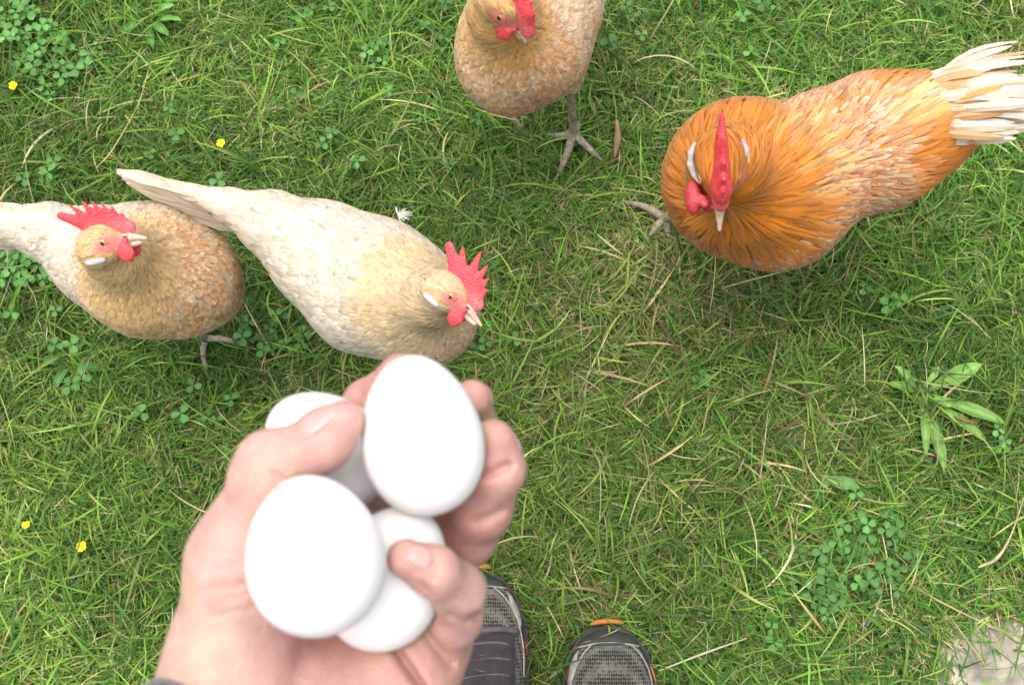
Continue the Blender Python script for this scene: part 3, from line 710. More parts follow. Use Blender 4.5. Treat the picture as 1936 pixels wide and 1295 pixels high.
# middle hen
M_c = (700, 540, .225)
mf = [under(M_c, -.02, .03), under(M_c, .045, -.0)]
def plainleg(p): q = p+np.array([0, 0, .015]); h_ = p+np.array([-.01, .02, .10]); return [([h_, q], [.0066, .0055])]+[([q, q+np.array([a, b_, -.004]), q+np.array([a*2, b_*2, -.01])], [.0055, .0045, .0035]) for a, b_ in ((.022, -.005), (.016, -.02), (.012, .018), (-.012, .006))]
bird('hen', 'pale cream hen with a long white tail, standing in the middle behind the held eggs', 'chicken',
     [(320, 350, .292, 9), (440, 392, .274, 30), (515, 424, .258, 60), (610, 482, .237, 100), (700, 540, .225, 128), (800, 592, .215, 104)], [(770, 560, .262, 84), (815, 560, .315, 50)],
     (850, 552, .352), (.76, -.62, .05), (.52, .76, .32), 1.0, hen_region((850, 552, .35), (850, 640, .2), .054, .085, .75, buff=np.array([.62, .44, .23]), blob=(768, 560, .28)),
     HCOMB, 21, [(under(M_c, -.02, .03, .17), mf[0]+[0, .02, .11]), (under(M_c, .045, 0, .17), mf[1]+[-.01, .02, .11])],
     beak_tip=.043, tail=hen_tail((490, 402, .272), (226, 328, .30), None, W=.024, n=6, spread=.06, tent=.75), legfeet=plainleg(mf[0])+plainleg(mf[1]), group='hens on the lawn')
# left hen
L_c = (290, 510, .22)
bird('hen', 'golden breasted hen at the left with a red comb, turned towards the right', 'chicken',
     [(-80, 408, .28, 22), (10, 424, .27, 34), (95, 440, .262, 52), (190, 484, .24, 92), (285, 510, .225, 124), (338, 526, .215, 114)], [(255, 510, .27, 88), (222, 480, .33, 52)],
     (196, 458, .372), (.93, .22, .1), (-.18, .88, .35), 1.02, hen_region((195, 458, .37), (370, 545, .22), .050, .12, 1.0, buff=np.array([.66, .42, .17]), blob=(250, 530, .27)),
     HCOMB2, 22, [(under(L_c, .05, -.01, .17), G(350, 590, .10))],
     tail=hen_tail((60, 430, .272), (-190, 395, .30), None, W=.024), legfeet=foot((388, 640, .022), (352, 592, .11), [[(425, 641, .026), (452, 649, .02)], [(384, 668, .02), (390, 698, .012)], [(370, 625, .02)]], .0044)+plainleg(under(L_c, .0, .05)), group='hens on the lawn')
# top hen
T_c = (1010, 80, .225)
bird('hen', 'cream hen with mottled orange breast, cut off by the top edge, one scaly foot forward', 'chicken',
     [(1110, -190, .27, 50), (1062, -90, .245, 90), (1030, 10, .23, 106), (998, 82, .222, 116), (965, 115, .21, 102)], [(975, 60, .262, 90), (948, 20, .33, 58)],
     (953, 8, .372), (.55, -.66, -.38), (.42, .22, .88), 1.15, hen_region((952, 10, .36), (930, 130, .2), .044, .17, 1.0, buff=np.array([.68, .38, .11]), blob=(955, 50, .29)),
     {'base': [(28, 5, 9), (14, 13, 11), (-10, 15, 9)], 'spikes': [((-8, 16), (-24, 28), 7, 4), ((-2, 17), (-13, 30), 7, 2.6), ((5, 17), (-1, 30), 7, 2.5), ((11, 16), (9, 27), 7, 2.5), ((17, 14), (18, 22), 6.5, 2.5), ((23, 10), (27, 14), 6, 3)], 'lean': 6}, 23,
     [(G(1065, 90, .17), G(1078, 160, .115))], comb_t=.0038, lobe_at=(-.010, .0115, -.012),
     tail=hen_tail((1125, -200, .28), (1180, -420, .34), None), legfeet=foot((1085, 252, .026), (1077, 158, .12), [[(1072, 290, .03), (1058, 326, .018)], [(1102, 270, .03), (1130, 297, .018)], [(1060, 258, .025), (1045, 256, .02)], [(1092, 238, .02)]], .0058)+plainleg(under(T_c, -.03, .02)), group='hens on the lawn')

# rooster
RH = G(1360, 318, .42); RN = G(1385, 325, .37); RB = G(1500, 300, .3); RTb = G(1830, 190, .28); RFr = G(1400, 360, .27); RSh = G(1640, 260, .27)
RO = np.array([.66, .215, .016]); RP = np.array([.74, .52, .22]); RDk = np.array([.36, .095, .014]); RW = np.array([.62, .54, .42]); RBr = np.array([.45, .27, .13])
def r_region(p):
    p = np.asarray(p); dn = np.linalg.norm(p-RH, axis=1)
    ax = nrm(RTb-RFr); s_ = (p-RFr)@ax; lat_ = np.cross([0, 0, 1.], ax); lt = (p-RFr)@lat_; zz = p[:, 2]
    hack = 1-sstep(.150, .165, dn+.022*sstep(.0, .09, s_)+.02*(n3(p, .02, 1)-.5))
    sad = sstep(.13, .17, s_+.02*(n3(p, .03, 8)-.5))
    back = (1-hack)*(1-sad)
    L = np.interp(dn, [0, .02, .04, .08], [.006, .012, .034, .068])*hack+.016*back+.044*sad*(1-hack)
    W = np.interp(dn, [0, .02, .04, .08], [.002, .0024, .0030, .0044])*hack+.0046*back+.0042*sad*(1-hack)
    mid = .9*np.exp(-((lt+.002)/.021)**2)*sstep(.19, .26, zz)
    # hackle: orange round the head, pale straw towards the back
    p2 = p+nrm(p-RH)*.045; s2 = (p2-RFr)@ax; l2 = (p2-RFr)@lat_; pale = sstep(.035, .085, s2)*(1-sstep(.05, .12, -l2))*(1-sstep(.07, .11, l2))*sstep(.02, .05, dn)
    n_ = n3(p, .02, 3); az = np.arctan2(p[:, 1]-RH[1], p[:, 0]-RH[0]); rr0 = np.random.RandomState(len(p)).rand(len(p)); st = np.clip((.55*vnoise(az, zz*2, .045, 2)+.25*vnoise(az, zz, .15, 5)+.35*rr0-.2)*1.15, 0, 1)
    hc = mix(RO*(.62+.62*n_[:, None]), RP, np.clip(pale*(.0+1.35*st), 0, .9)); hc = mix(hc, RDk*1.3, ((st < .10) & (dn > .05))*.8); hc = mix(hc, RP, ((st > .86) & (dn > .05))*.6)
    bc = np.where((rr0 < .22)[:, None], RW*np.array([1., .82, .6]), np.where((rr0 < .74)[:, None], RO, RDk*1.15)); bc = np.where((zz < .235)[:, None] & (rr0 > .12)[:, None], RO*(.7+.4*n_[:, None]), bc); be = mix(RW, RO, np.full(len(p), .5))
    sc_ = mix(RO*(.85+.4*n_[:, None]), np.where((st < .6)[:, None], RP, RW*.95), np.clip(mid*1.15, 0, 1))
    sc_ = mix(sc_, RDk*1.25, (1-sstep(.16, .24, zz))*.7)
    tb = sstep(.24, .31, s_+.03*(n3(p, .02, 14)-.5))*sstep(.20, .25, zz); sc_ = mix(sc_, np.where((rr0 < .55)[:, None], RW*.95, RBr*1.35), tb*.85)
    frn = 1-sstep(-.03, .02, (p-RFr)@nrm(np.array([0, 1., 0])))*1.0
    cc = hc*hack[:, None]+bc*back[:, None]+sc_*(sad*(1-hack))[:, None]
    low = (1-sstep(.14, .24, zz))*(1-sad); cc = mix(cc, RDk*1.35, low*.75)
    L = np.where((low > .5) & (dn > .12), .018, L); W = np.where((low > .5) & (dn > .12), .008, W)
    ce = cc*np.array([1.1, 1.12, 1.2]); ce = np.where((back > .5)[:, None], be, ce)
    ct = mix(cc*1.08, RW, back*.35*(zz > .235))
    lift = np.interp(dn, [0, .03, .08], [.0005, .0012, .0024])*hack+.0016*back+(.003+.008*(1-sstep(.17, .25, zz)))*sad*(1-hack)
    return L, W, np.clip(cc, 0, .9), np.clip(ce, 0, .9), np.clip(ct, 0, .9), lift
def r_tail(rs):
    out = []; root = G(1722, 218, .282); tipc = G(2090, 160, .36); d = nrm(tipc-root); Lt = np.linalg.norm(tipc-root); sx = nrm(np.cross(d, [0, 0, 1.])); uz = np.cross(sx, d)
    for i in range(44):
        a = (i+.5)/44*2-1; lay = rs.rand()
        dd = nrm(d+sx*(-a*.02)+uz*(.035*(1-abs(a))-.02*lay)); r0 = root-d*.03-sx*a*.020+uz*(.012*(1-abs(a))-.01*lay)+d*.01*rs.randn()
        c1 = np.array([.72, .66, .57])*(.93+.1*rs.rand()) if rs.rand() < .75 else RW*.9
        out.append(quill(rs, r0, r0+dd*Lt*(.92+.12*rs.rand()), nrm(uz-sx*a*.55), .021, c1, mix(RBr[None], c1[None], np.array([.75+.25*rs.rand()]))[0], .015+.015*rs.rand(), nst=16, taper=(.06, .55, 1, .35)))
    for i in range(230):                                # curled coverts over the tail's base
        a = rs.rand()*2-1; c1 = [RW, RW*1.1, RBr*1.3, RP*.95, RO*1.1+.1][rs.choice(5, p=[.36, .32, .20, .08, .04])]
        r0 = root-d*.02+d*.045*rs.rand()-sx*a*.021+uz*(.002+.016*(1-a*a)); dd = nrm(d+sx*(-a*.24+.10*rs.randn())+uz*.10*rs.rand())
        out.append(quill(rs, r0, r0+dd*(.055+.05*rs.rand()), nrm(uz-sx*a*.7+sx*.2*rs.randn()), .009+.005*rs.rand(), c1, c1*.85, .10+.08*rs.rand(), nst=8, taper=(.08, .7, .9, .15)))
    return out
RCOMB = {'base': [(20, 8, 9.5), (10, 14, 11.5), (-2, 17, 8.5), (-14, 18, 6.5), (-24, 22, 5.5)], 'spikes': [((-16, 19), (-38, 27), 7, 2.4), ((9, 20), (8, 24), 6, 5), ((17, 15), (17, 18.5), 6, 4.5), ((1, 20), (0, 26), 5, 4), ((-8, 19), (-24, 34), 7, 2.2), ((0, 19), (-8, 36), 7, 2.2), ((8, 18), (3, 34), 7, 2.2), ((14, 14), (12, 27), 6.5, 2.2), ((19, 11), (18, 18), 6, 2.5)]}
R_c = (1470, 350, .25)
bird('rooster', 'orange rooster with red comb and long white tail, standing at the right and looking up', 'rooster',
     [(1405, 340, .255, 150), (1465, 355, .25, 150), (1560, 300, .262, 122), (1658, 268, .266, 126), (1735, 242, .270, 100), (1795, 224, .272, 66)], [(1405, 330, .325, 118), (1375, 315, .385, 66)],
     (1360, 318, .425), (.07, -.96, -.28), (-.10, -.24, .96), 1.28, r_region, RCOMB, 24,
     [(G(1380, 380, .18), G(1330, 405, .12)), (G(1560, 340, .2), G(1560, 395, .12))], comb_t=.0048, vox=.0034, cover=4.2,
     wattle=[(.0225, -.0175, -.015, .0125, .0062, .0135), (.027, -.0065, -.020, .008, .005, .008)], fr=.72, face=(.50, .15, .09), beak_tip=.045, fk=dict(jit=.085, crv=.16, nst=7), lobe_prims=[(-.018, .0165, -.002, .0014), (-.011, .0185, -.005, .0027), (-.003, .0190, -.0075, .0030), (.005, .0168, -.0085, .0022), (.011, .013, -.008, .0012)], lobe=(.0125, .0030, .0070), lobe_at=(-.005, .0195, -.0075), tail=r_tail,
     legfeet=foot((1256, 412, .024), (1330, 405, .12), [[(1222, 392, .026), (1190, 384, .018)], [(1240, 430, .022), (1228, 448, .014)], [(1262, 440, .015)]], .0054)+plainleg(G(1610, 370, 0.)))
# small downy feather on the grass beside the middle hen
rs = np.random.RandomState(4); p0 = G(752, 408, .045); t = []
for i in range(26):
    a = rs.randn()*.9+.2; t.append(quill(rs, p0, p0+np.array([math.cos(a), math.sin(a)*.6, .25*rs.rand()])*(.009+.011*rs.rand()), [0, 0, 1.], .0014, (.75, .74, .68), (.7, .7, .65), .1, nst=5))
V, FA, C, U = mergeuv(t); tag(mesh('fluff_feather', V, FA, M_FEATHER, col=C, uv=U), 'tuft of white down caught in the grass above the middle hen', 'feather')
print('birds', time.time()-T00)

# ------------------------------------------------------------------ eggs, hand and arm (modelled in metres relative to the camera, then placed in the world)
def K(u, v, d): return np.array([(u-CU)*d/F, (CV-v)*d/F, -d])
def to_world(V): return CAM+np.asarray(V) @ RC.T
EGGS = [  # centre u, v, depth, half width, half length, long axis in camera space (towards the pointed end), label
    (595, 1048, .357, .0232, .0278, (-.12, .93, .30), 'white egg nearest the camera, lowest left of the four, resting against the palm'),
    (797, 823, .386, .0221, .0296, (-.17, .97, .12), 'upright white egg at the top between the thumb and bent fingers'),
    (617, 852, .420, .0222, .0275, (-.60, .62, .45), 'white egg partly hidden behind the thumb'),
    (733, 1090, .398, .0222, .0285, (.45, .88, .12), 'white egg at the bottom, held under the curled little finger')]
def egg_axes(ax):
    a = nrm(np.array(ax)); b_ = nrm(np.cross(a, [0.3, 0, 1.])); return np.stack([np.cross(b_, a), b_, a], 1)
def egg_sdf(Y, e):
    R = egg_axes(e[5]); Z = (Y-K(*e[:3]).astype(np.float32)) @ R.astype(np.float32)
    w_ = e[3]*(1-.13*np.clip(Z[..., 2]/e[4], -1, 1)); q = np.sqrt((Z[..., 0]**2+Z[..., 1]**2)/(w_*w_)+(Z[..., 2]/e[4])**2)
    return (q-1)*e[3]*.95
for e in EGGS:
    R = egg_axes(e[5]); m_ = 48; n_ = 64
    th = np.linspace(0, np.pi, m_)[1:-1]; ph = np.linspace(0, 2*np.pi, n_, endpoint=False)
    z = np.cos(th); r = np.sin(th)*(1-.13*z)*e[3]; z = z*e[4]
    V = np.stack([r[:, None]*np.cos(ph), r[:, None]*np.sin(ph), np.repeat(z[:, None], n_, 1)], -1).reshape(-1, 3)
    V = np.concatenate([V, [[0, 0, e[4]], [0, 0, -e[4]]]]) @ R.T + K(*e[:3]); V = to_world(V)
    i, j = np.meshgrid(np.arange(m_-3), np.arange(n_), indexing='ij'); i = i.ravel(); j = j.ravel(); k = (j+1) % n_
    q = np.stack([i*n_+j, (i+1)*n_+j, (i+1)*n_+k, i*n_+k], -1); nv = (m_-2)*n_; j = np.arange(n_); k = (j+1) % n_
    tr = np.concatenate([np.stack([j, k, np.full(n_, nv)], -1), np.stack([(m_-3)*n_+k, (m_-3)*n_+j, np.full(n_, nv+1)], -1)])
    o = mesh('egg', V, [q, tr], M_EGG); tag(o, e[6], 'egg', 'eggs held in the hand')
    c_ = Vector(to_world(K(*e[:3]))); o.data.transform(Matrix.Translation(-c_)); o.location = c_

HX = .0010
X = grid(np.array([-.165, -.205, -.52]), np.array([.012, .006, -.335]), HX)
def chain(pts, k):
    D = None; q = [(K(u, v, d), r*d/F) for u, v, d, r in pts]
    for (a, ra), (b_, rb) in zip(q[:-1], q[1:]):
        d = rcone(X, a, b_, ra, rb); D = d if D is None else smin(D, d, k)
    return D
palm = None
for c in [[(395, 1420, .400, 118), (438, 1240, .398, 106), (468, 1060, .394, 98), (510, 915, .386, 66)],
          [(560, 1420, .410, 150), (520, 1220, .428, 120), (520, 1010, .432, 100)],
          [(620, 1400, .415, 150), (640, 1240, .440, 110), (630, 1050, .462, 90), (640, 940, .476, 72)],
          [(720, 1400, .405, 130), (752, 1275, .418, 100), (790, 1160, .432, 84)],
          [(640, 940, .476, 66), (735, 1000, .474, 70), (790, 1080, .458, 72), (815, 1200, .43, 62)],
          [(505, 940, .405, 55), (630, 930, .468, 62)]]:
    d = chain(c, .012); palm = d if palm is None else smin(palm, d, .014)
# the wrist and forearm going back to the photographer's elbow
WR = K(500, 1400, .405); EL = np.array([-.25, -.324, -.244])
arm = rcone(X, WR, EL, .036, .040); palm = smin(palm, arm, .02)
fingers = {
    'thumb': [(508, 905, .384, 66), (516, 878, .382, 64), (592, 845, .378, 52), (618, 828, .377, 52), (650, 797, .375, 41)],
    'index': [(640, 940, .476, 62), (697, 766, .444, 47), (760, 716, .426, 43), (800, 722, .408, 34)],
    'middle': [(735, 1000, .474, 64), (858, 880, .462, 52), (892, 805, .430, 46), (893, 753, .412, 36)],
    'ring': [(790, 1075, .456, 64), (880, 1010, .432, 58), (912, 960, .418, 55), (940, 885, .404, 51), (932, 835, .400, 43)],
    'little': [(818, 1205, .432, 60), (856, 1165, .408, 54), (866, 1116, .390, 50), (822, 1080, .375, 45), (768, 1055, .3705, 38)]}
D = None
for nm, c in fingers.items():
    d = chain(c, .0045)
    d = smin(d, palm, .008 if nm != 'thumb' else .014) if nm != 'thumb' else smin(d, palm, .010)
    D = d if D is None else smin(D, d, .0016)
# skin folds: shallow grooves, each along a line on the surface
UU = CU+X[..., 0]*F/(-X[..., 2]); VV = CV-X[..., 1]*F/(-X[..., 2])
def groove(p, amp, wd, zr=None):
    g_ = None
    for (u0, v0), (u1, v1) in zip(p[:-1], p[1:]):
        a = np.array([u0, v0]); b_ = np.array([u1, v1])-a; t = np.clip(((UU-a[0])*b_[0]+(VV-a[1])*b_[1])/(b_@b_), 0, 1)
        d = np.hypot(UU-a[0]-t*b_[0], VV-a[1]-t*b_[1]); g_ = d if g_ is None else np.minimum(g_, d)
    o = 1.5*amp*np.exp(-(g_/wd/1.15)**2)
    if zr: o = o*np.exp(-np.maximum(0, np.abs(-X[..., 2]-zr[0])-zr[1])**2/.004**2)
    return o
G_ = 0
for p, amp, wd, zr in [([(735, 1208), (765, 1250), (800, 1300)], .0040, 8, (.400, .05)), ([(790, 1170), (820, 1215), (850, 1255)], .0016, 9, (.41, .03)),
                   ([(395, 1052), (430, 1044), (470, 1040)], .0003, 5, (.375, .02)), ([(392, 1082), (430, 1070), (470, 1058)], .0004, 5, (.375, .02)),
                   ([(385, 1115), (430, 1110), (480, 1100)], .0005, 5, (.375, .02)), ([(430, 1135), (480, 1115)], .0003, 5, (.38, .02)), ([(400, 1165), (470, 1150), (520, 1120)], .0005, 6, (.38, .02)),
                   ([(518, 893), (532, 905)], .0012, 5, (.37, .02)), ([(898, 893), (928, 896), (960, 880)], .0022, 8, (.39, .03)), ([(900, 985), (925, 978), (945, 965)], .0014, 8, (.41, .03)),
                   ([(855, 1160), (880, 1172), (900, 1165)], .0014, 8, (.385, .03)), ([(800, 1105), (815, 1122)], .0010, 7, (.36, .02)), ([(560, 1290), (575, 1230), (600, 1205)], .0016, 22, (.40, .04))]:
    G_ = G_+groove(p, amp, wd, zr)
for (u, v) in [(828, 1060), (834, 1066), (822, 1056)]: G_ = G_+groove([(u, v), (u-8, v+30)], .0005, 3, (.36, .015))
D = D+G_
for e in EGGS: D = -smin(-D, egg_sdf(X, e)-.0004, .0022)
V, Q = nets(D, X); V = relax(V, Q, 2, .4)
# keep the connected hand only
lab = np.arange(len(V))
for _ in range(400):
    m_ = lab[Q].min(1); new = lab.copy(); np.minimum.at(new, Q.ravel(), np.repeat(m_, 4)); new = new[new]
    if (new == lab).all(): break
    lab = new
big = np.bincount(lab).argmax(); k = lab[Q[:, 0]] == big; used = np.zeros(len(V), bool); used[Q[k].ravel()] = True; re_ = np.cumsum(used)-1
V = V[used]; Q = re_[Q[k]]
C = np.tile(np.array([.47, .29, .245]), (len(V), 1))
red = np.zeros(len(V))
for nm, c in fingers.items():
    tp = K(*c[-1][:3]); red += .5*np.exp(-(np.linalg.norm(V-tp, axis=1)/.013)**2); red += .22*np.exp(-(np.linalg.norm(V-K(*c[-2][:3]), axis=1)/.010)**2)
red += .45*np.exp(-(np.linalg.norm(V-K(815, 1060, .36), axis=1)/.006)**2)
for u, v, d_, r_, a_ in [(640, 1260, .41, .04, .55), (800, 1240, .41, .03, .3), (450, 1030, .38, .018, .25), (880, 960, .42, .03, .6), (700, 780, .44, .04, .6), (500, 920, .38, .012, .3)]:
    red += a_*np.exp(-(np.linalg.norm(V-K(u, v, d_), axis=1)/r_)**2)
red += .25*(vnoise(V[:, 0]*1.+V[:, 2], V[:, 1]+V[:, 2]*.5, .011, 3)-.5)
C = mix(C, np.array([.42, .155, .135]), np.clip(red, 0, .85)*.8)
yel = .5*sstep(.5, .8, vnoise(V[:, 0]+.4*V[:, 2], V[:, 1], .02, 12)); C = mix(C, np.array([.46, .31, .21]), yel)
person = empty('person', (.05, -.14, 0))
# forearm continues outside the grid as part of the same mesh
aw = []; Wv = to_world(V)
fa0 = WR+(EL-WR)*.22
v_, f_ = tube([to_world(fa0), to_world(WR+(EL-WR)*.6), to_world(EL)], [.0368, .040, .042], 24)
o = mesh('body', np.concatenate([Wv, v_]), [np.concatenate([Q, f_[0]+len(V)]), f_[1]+len(V)], M_SKIN, person, col=np.concatenate([C, np.tile([.46, .285, .235], (len(v_), 1))]))
# fingernails
def fingernail(nm, away, W, L, back=.004, nvec=None, lift=.0002):
    c = fingers[nm]; tip = K(*c[-1][:3]); pv = K(*c[-2][:3]); r = c[-1][3]*c[-1][2]/F; a = nrm(tip-pv)
    n_ = np.array(nvec, float) if nvec is not None else tip-K(*EGGS[away][:3]); n_ = nrm(n_-a*(n_@a)); b_ = np.cross(a, n_)
    r0 = r*1.03
    s_ = np.linspace(-1, 1, 13); p_ = np.linspace(-1, 1, 13); out = []
    for lay in (0, 1):
        for i in s_:
            for j in p_:
                # rounded rectangle outline
                wj = W/2*(1-.16*max(0, i)**3-.10*max(0, -i)**3); endc = 1-.16*j*j
                ph = j*wj/r0; sl_ = (i*L/2)*(endc if abs(i) > 0 else 1)
                drop = -.0009*max(0, i)**2 - .0006*max(0, -i)**3
                rr_ = r0+lift+.00045*(1-.75*j**6)*(1-.8*max(0, -i)**6)+drop-lay*.0009
                dn_ = n_*math.cos(ph)+b_*math.sin(ph); ps = (tip-a*back+a*sl_+dn_*(r0+.003))[None]
                for _ in range(7): ps = ps-dn_*sample(D, X, ps)[:, None]
                out.append(ps[0]+dn_*(rr_-r0+.0001))
    i, j = np.meshgrid(np.arange(12), np.arange(12), indexing='ij'); i = i.ravel(); j = j.ravel()
    q = np.stack([i*13+j, i*13+j+1, (i+1)*13+j+1, (i+1)*13+j], -1)
    ed = [*range(13), *[k*13+12 for k in range(1, 13)], *[12*13+k for k in range(11, -1, -1)], *[k*13 for k in range(11, 0, -1)]]; ed = np.array(ed); e2 = np.roll(ed, -1)
    rim = np.stack([e2, ed, ed+169, e2+169], -1)
    mesh('fingernail', to_world(out), [np.concatenate([q, (q+169)[:, ::-1], rim])], M_NAIL, person)
fingernail('thumb', 0, .0125, .0155, .0040, (-.50, .72, .50), .0002)
fingernail('little', 3, .0082, .0090, .0020, (.25, .50, .83), .0001)
fingernail('ring', 1, .0095, .0105, .002, (.9, .1, -.55)); fingernail('middle', 1, .0095, .0105, .002, (.8, .1, -.5)); fingernail('index', 1, .0095, .0105, .002, (.1, .9, -.4))
# sleeve
M_SLEEVE, nt, b = pmat('dark_knit_sleeve', rough=.9, spec=.2, sheen=.3)
o_, nz = colour_noise(nt, b, rgb_node(nt, (.045, .045, .058)), 300, .6, 1.4, 4); nt.links.new(o_, b.inputs['Base Color']); add_bump(nt, b, nz.outputs['Fac'], .001, .8)
ax = nrm(EL-WR); r0 = K(452, 1436, .392); S = nrm(np.cross(ax, [0, 0, 1.])); U = np.cross(S, ax); Vv = []; n_ = 40
prof = [(.004, .0395), (.0, .0410), (-.001, .0432), (.002, .0450), (.008, .0455), (.022, .0448), (.026, .0470), (.07, .050), (.12, .053), (.20, .056), (.27, .058)]
for dz, rr_ in prof:
    for a in np.linspace(0, 2*np.pi, n_, endpoint=False):
        wr = rr_+(.0016*math.sin(a*3+dz*90)+.0012*math.sin(a*5-dz*140))*(dz > .023); Vv.append(r0+ax*dz+(S*math.cos(a)+U*math.sin(a))*wr)
i, j = np.meshgrid(np.arange(len(prof)-1), np.arange(n_), indexing='ij'); i = i.ravel(); j = j.ravel(); k = (j+1) % n_
mesh('sleeve', to_world(Vv), [np.stack([i*n_+j, i*n_+k, (i+1)*n_+k, (i+1)*n_+j], -1)], M_SLEEVE, person)
tag(person, 'person in dark shoes holding four white eggs in the left hand', 'person')
print('hand', time.time()-T00, len(V))

# ------------------------------------------------------------------ shoes (worn by the person)
M_MESH, nt, b = pmat('knitted_mesh_fabric', rough=.85, spec=.25)
tc = nt.nodes.new('ShaderNodeTexCoord'); mp = nt.nodes.new('ShaderNodeMapping'); mp.inputs['Scale'].default_value = (1, .62, .35)
nt.links.new(tc.outputs['Object'], mp.inputs[0]); vo = nt.nodes.new('ShaderNodeTexVoronoi'); vo.inputs['Scale'].default_value = 390; vo.inputs['Randomness'].default_value = .22
nt.links.new(mp.outputs[0], vo.inputs['Vector'])
rp = nt.nodes.new('ShaderNodeValToRGB'); rp.color_ramp.elements[0].position = .28; rp.color_ramp.elements[0].color = (.012, .012, .011, 1)
rp.color_ramp.elements[1].position = .58; rp.color_ramp.elements[1].color = (.12, .115, .095, 1)
nt.links.new(vo.outputs['Distance'], rp.inputs[0]); o_, nz = colour_noise(nt, b, rp.outputs[0], 70, .75, 1.2, 4); nt.links.new(o_, b.inputs['Base Color']); add_bump(nt, b, vo.outputs['Distance'], .0015, .8)
def simple(nm, c, rough=.7, lo=.75, hi=1.2, sc_=120):
    m, nt, b = pmat(nm, rough=rough, spec=.3); o_, nz = colour_noise(nt, b, rgb_node(nt, c), sc_, lo, hi, 5); nt.links.new(o_, b.inputs['Base Color']); add_bump(nt, b, nz.outputs['Fac'], .0008, .5); return m
M_RUBBER = simple('dark_rubber', (.035, .04, .036)); M_SOLE = simple('sole_rubber', (.05, .045, .045)); M_ORANGE = simple('orange_rubber', (.40, .15, .035)); M_RED = simple('red_trim', (.26, .045, .045))
M_PALE = simple('grey_overlay', (.30, .30, .25)); M_PIPE = simple('pale_stitching', (.27, .26, .22)); M_LACE = simple('lace_cord', (.10, .08, .09), .9); M_SUEDE = simple('dark_suede', (.034, .029, .030), .9); M_TROUSER = simple('trouser_cloth', (.035, .04, .055), .9)
SLEN = .285
sT = np.array([0, .012, .03, .06, .1, .14, .19, .24, .272, .285])          # distance behind the toe
sW = np.array([.006, .030, .0425, .051, .0525, .047, .038, .036, .029, .012])
sH = np.array([.018, .036, .044, .052, .062, .078, .095, .098, .092, .075])
def shoe_pt(s, th, off=0.):                        # th 0 = right edge, pi = left edge, over the top
    w_ = np.interp(s, sT, sW); h_ = np.interp(s, sT, sH)
    c, s_ = np.cos(th), np.sin(th); e = .72
    x = (w_+off)*np.sign(c)*np.abs(c)**e; z = .016+(h_-.016+off)*np.abs(s_)**.85
    return np.stack(np.broadcast_arrays(x, -s+0*x, z), -1)
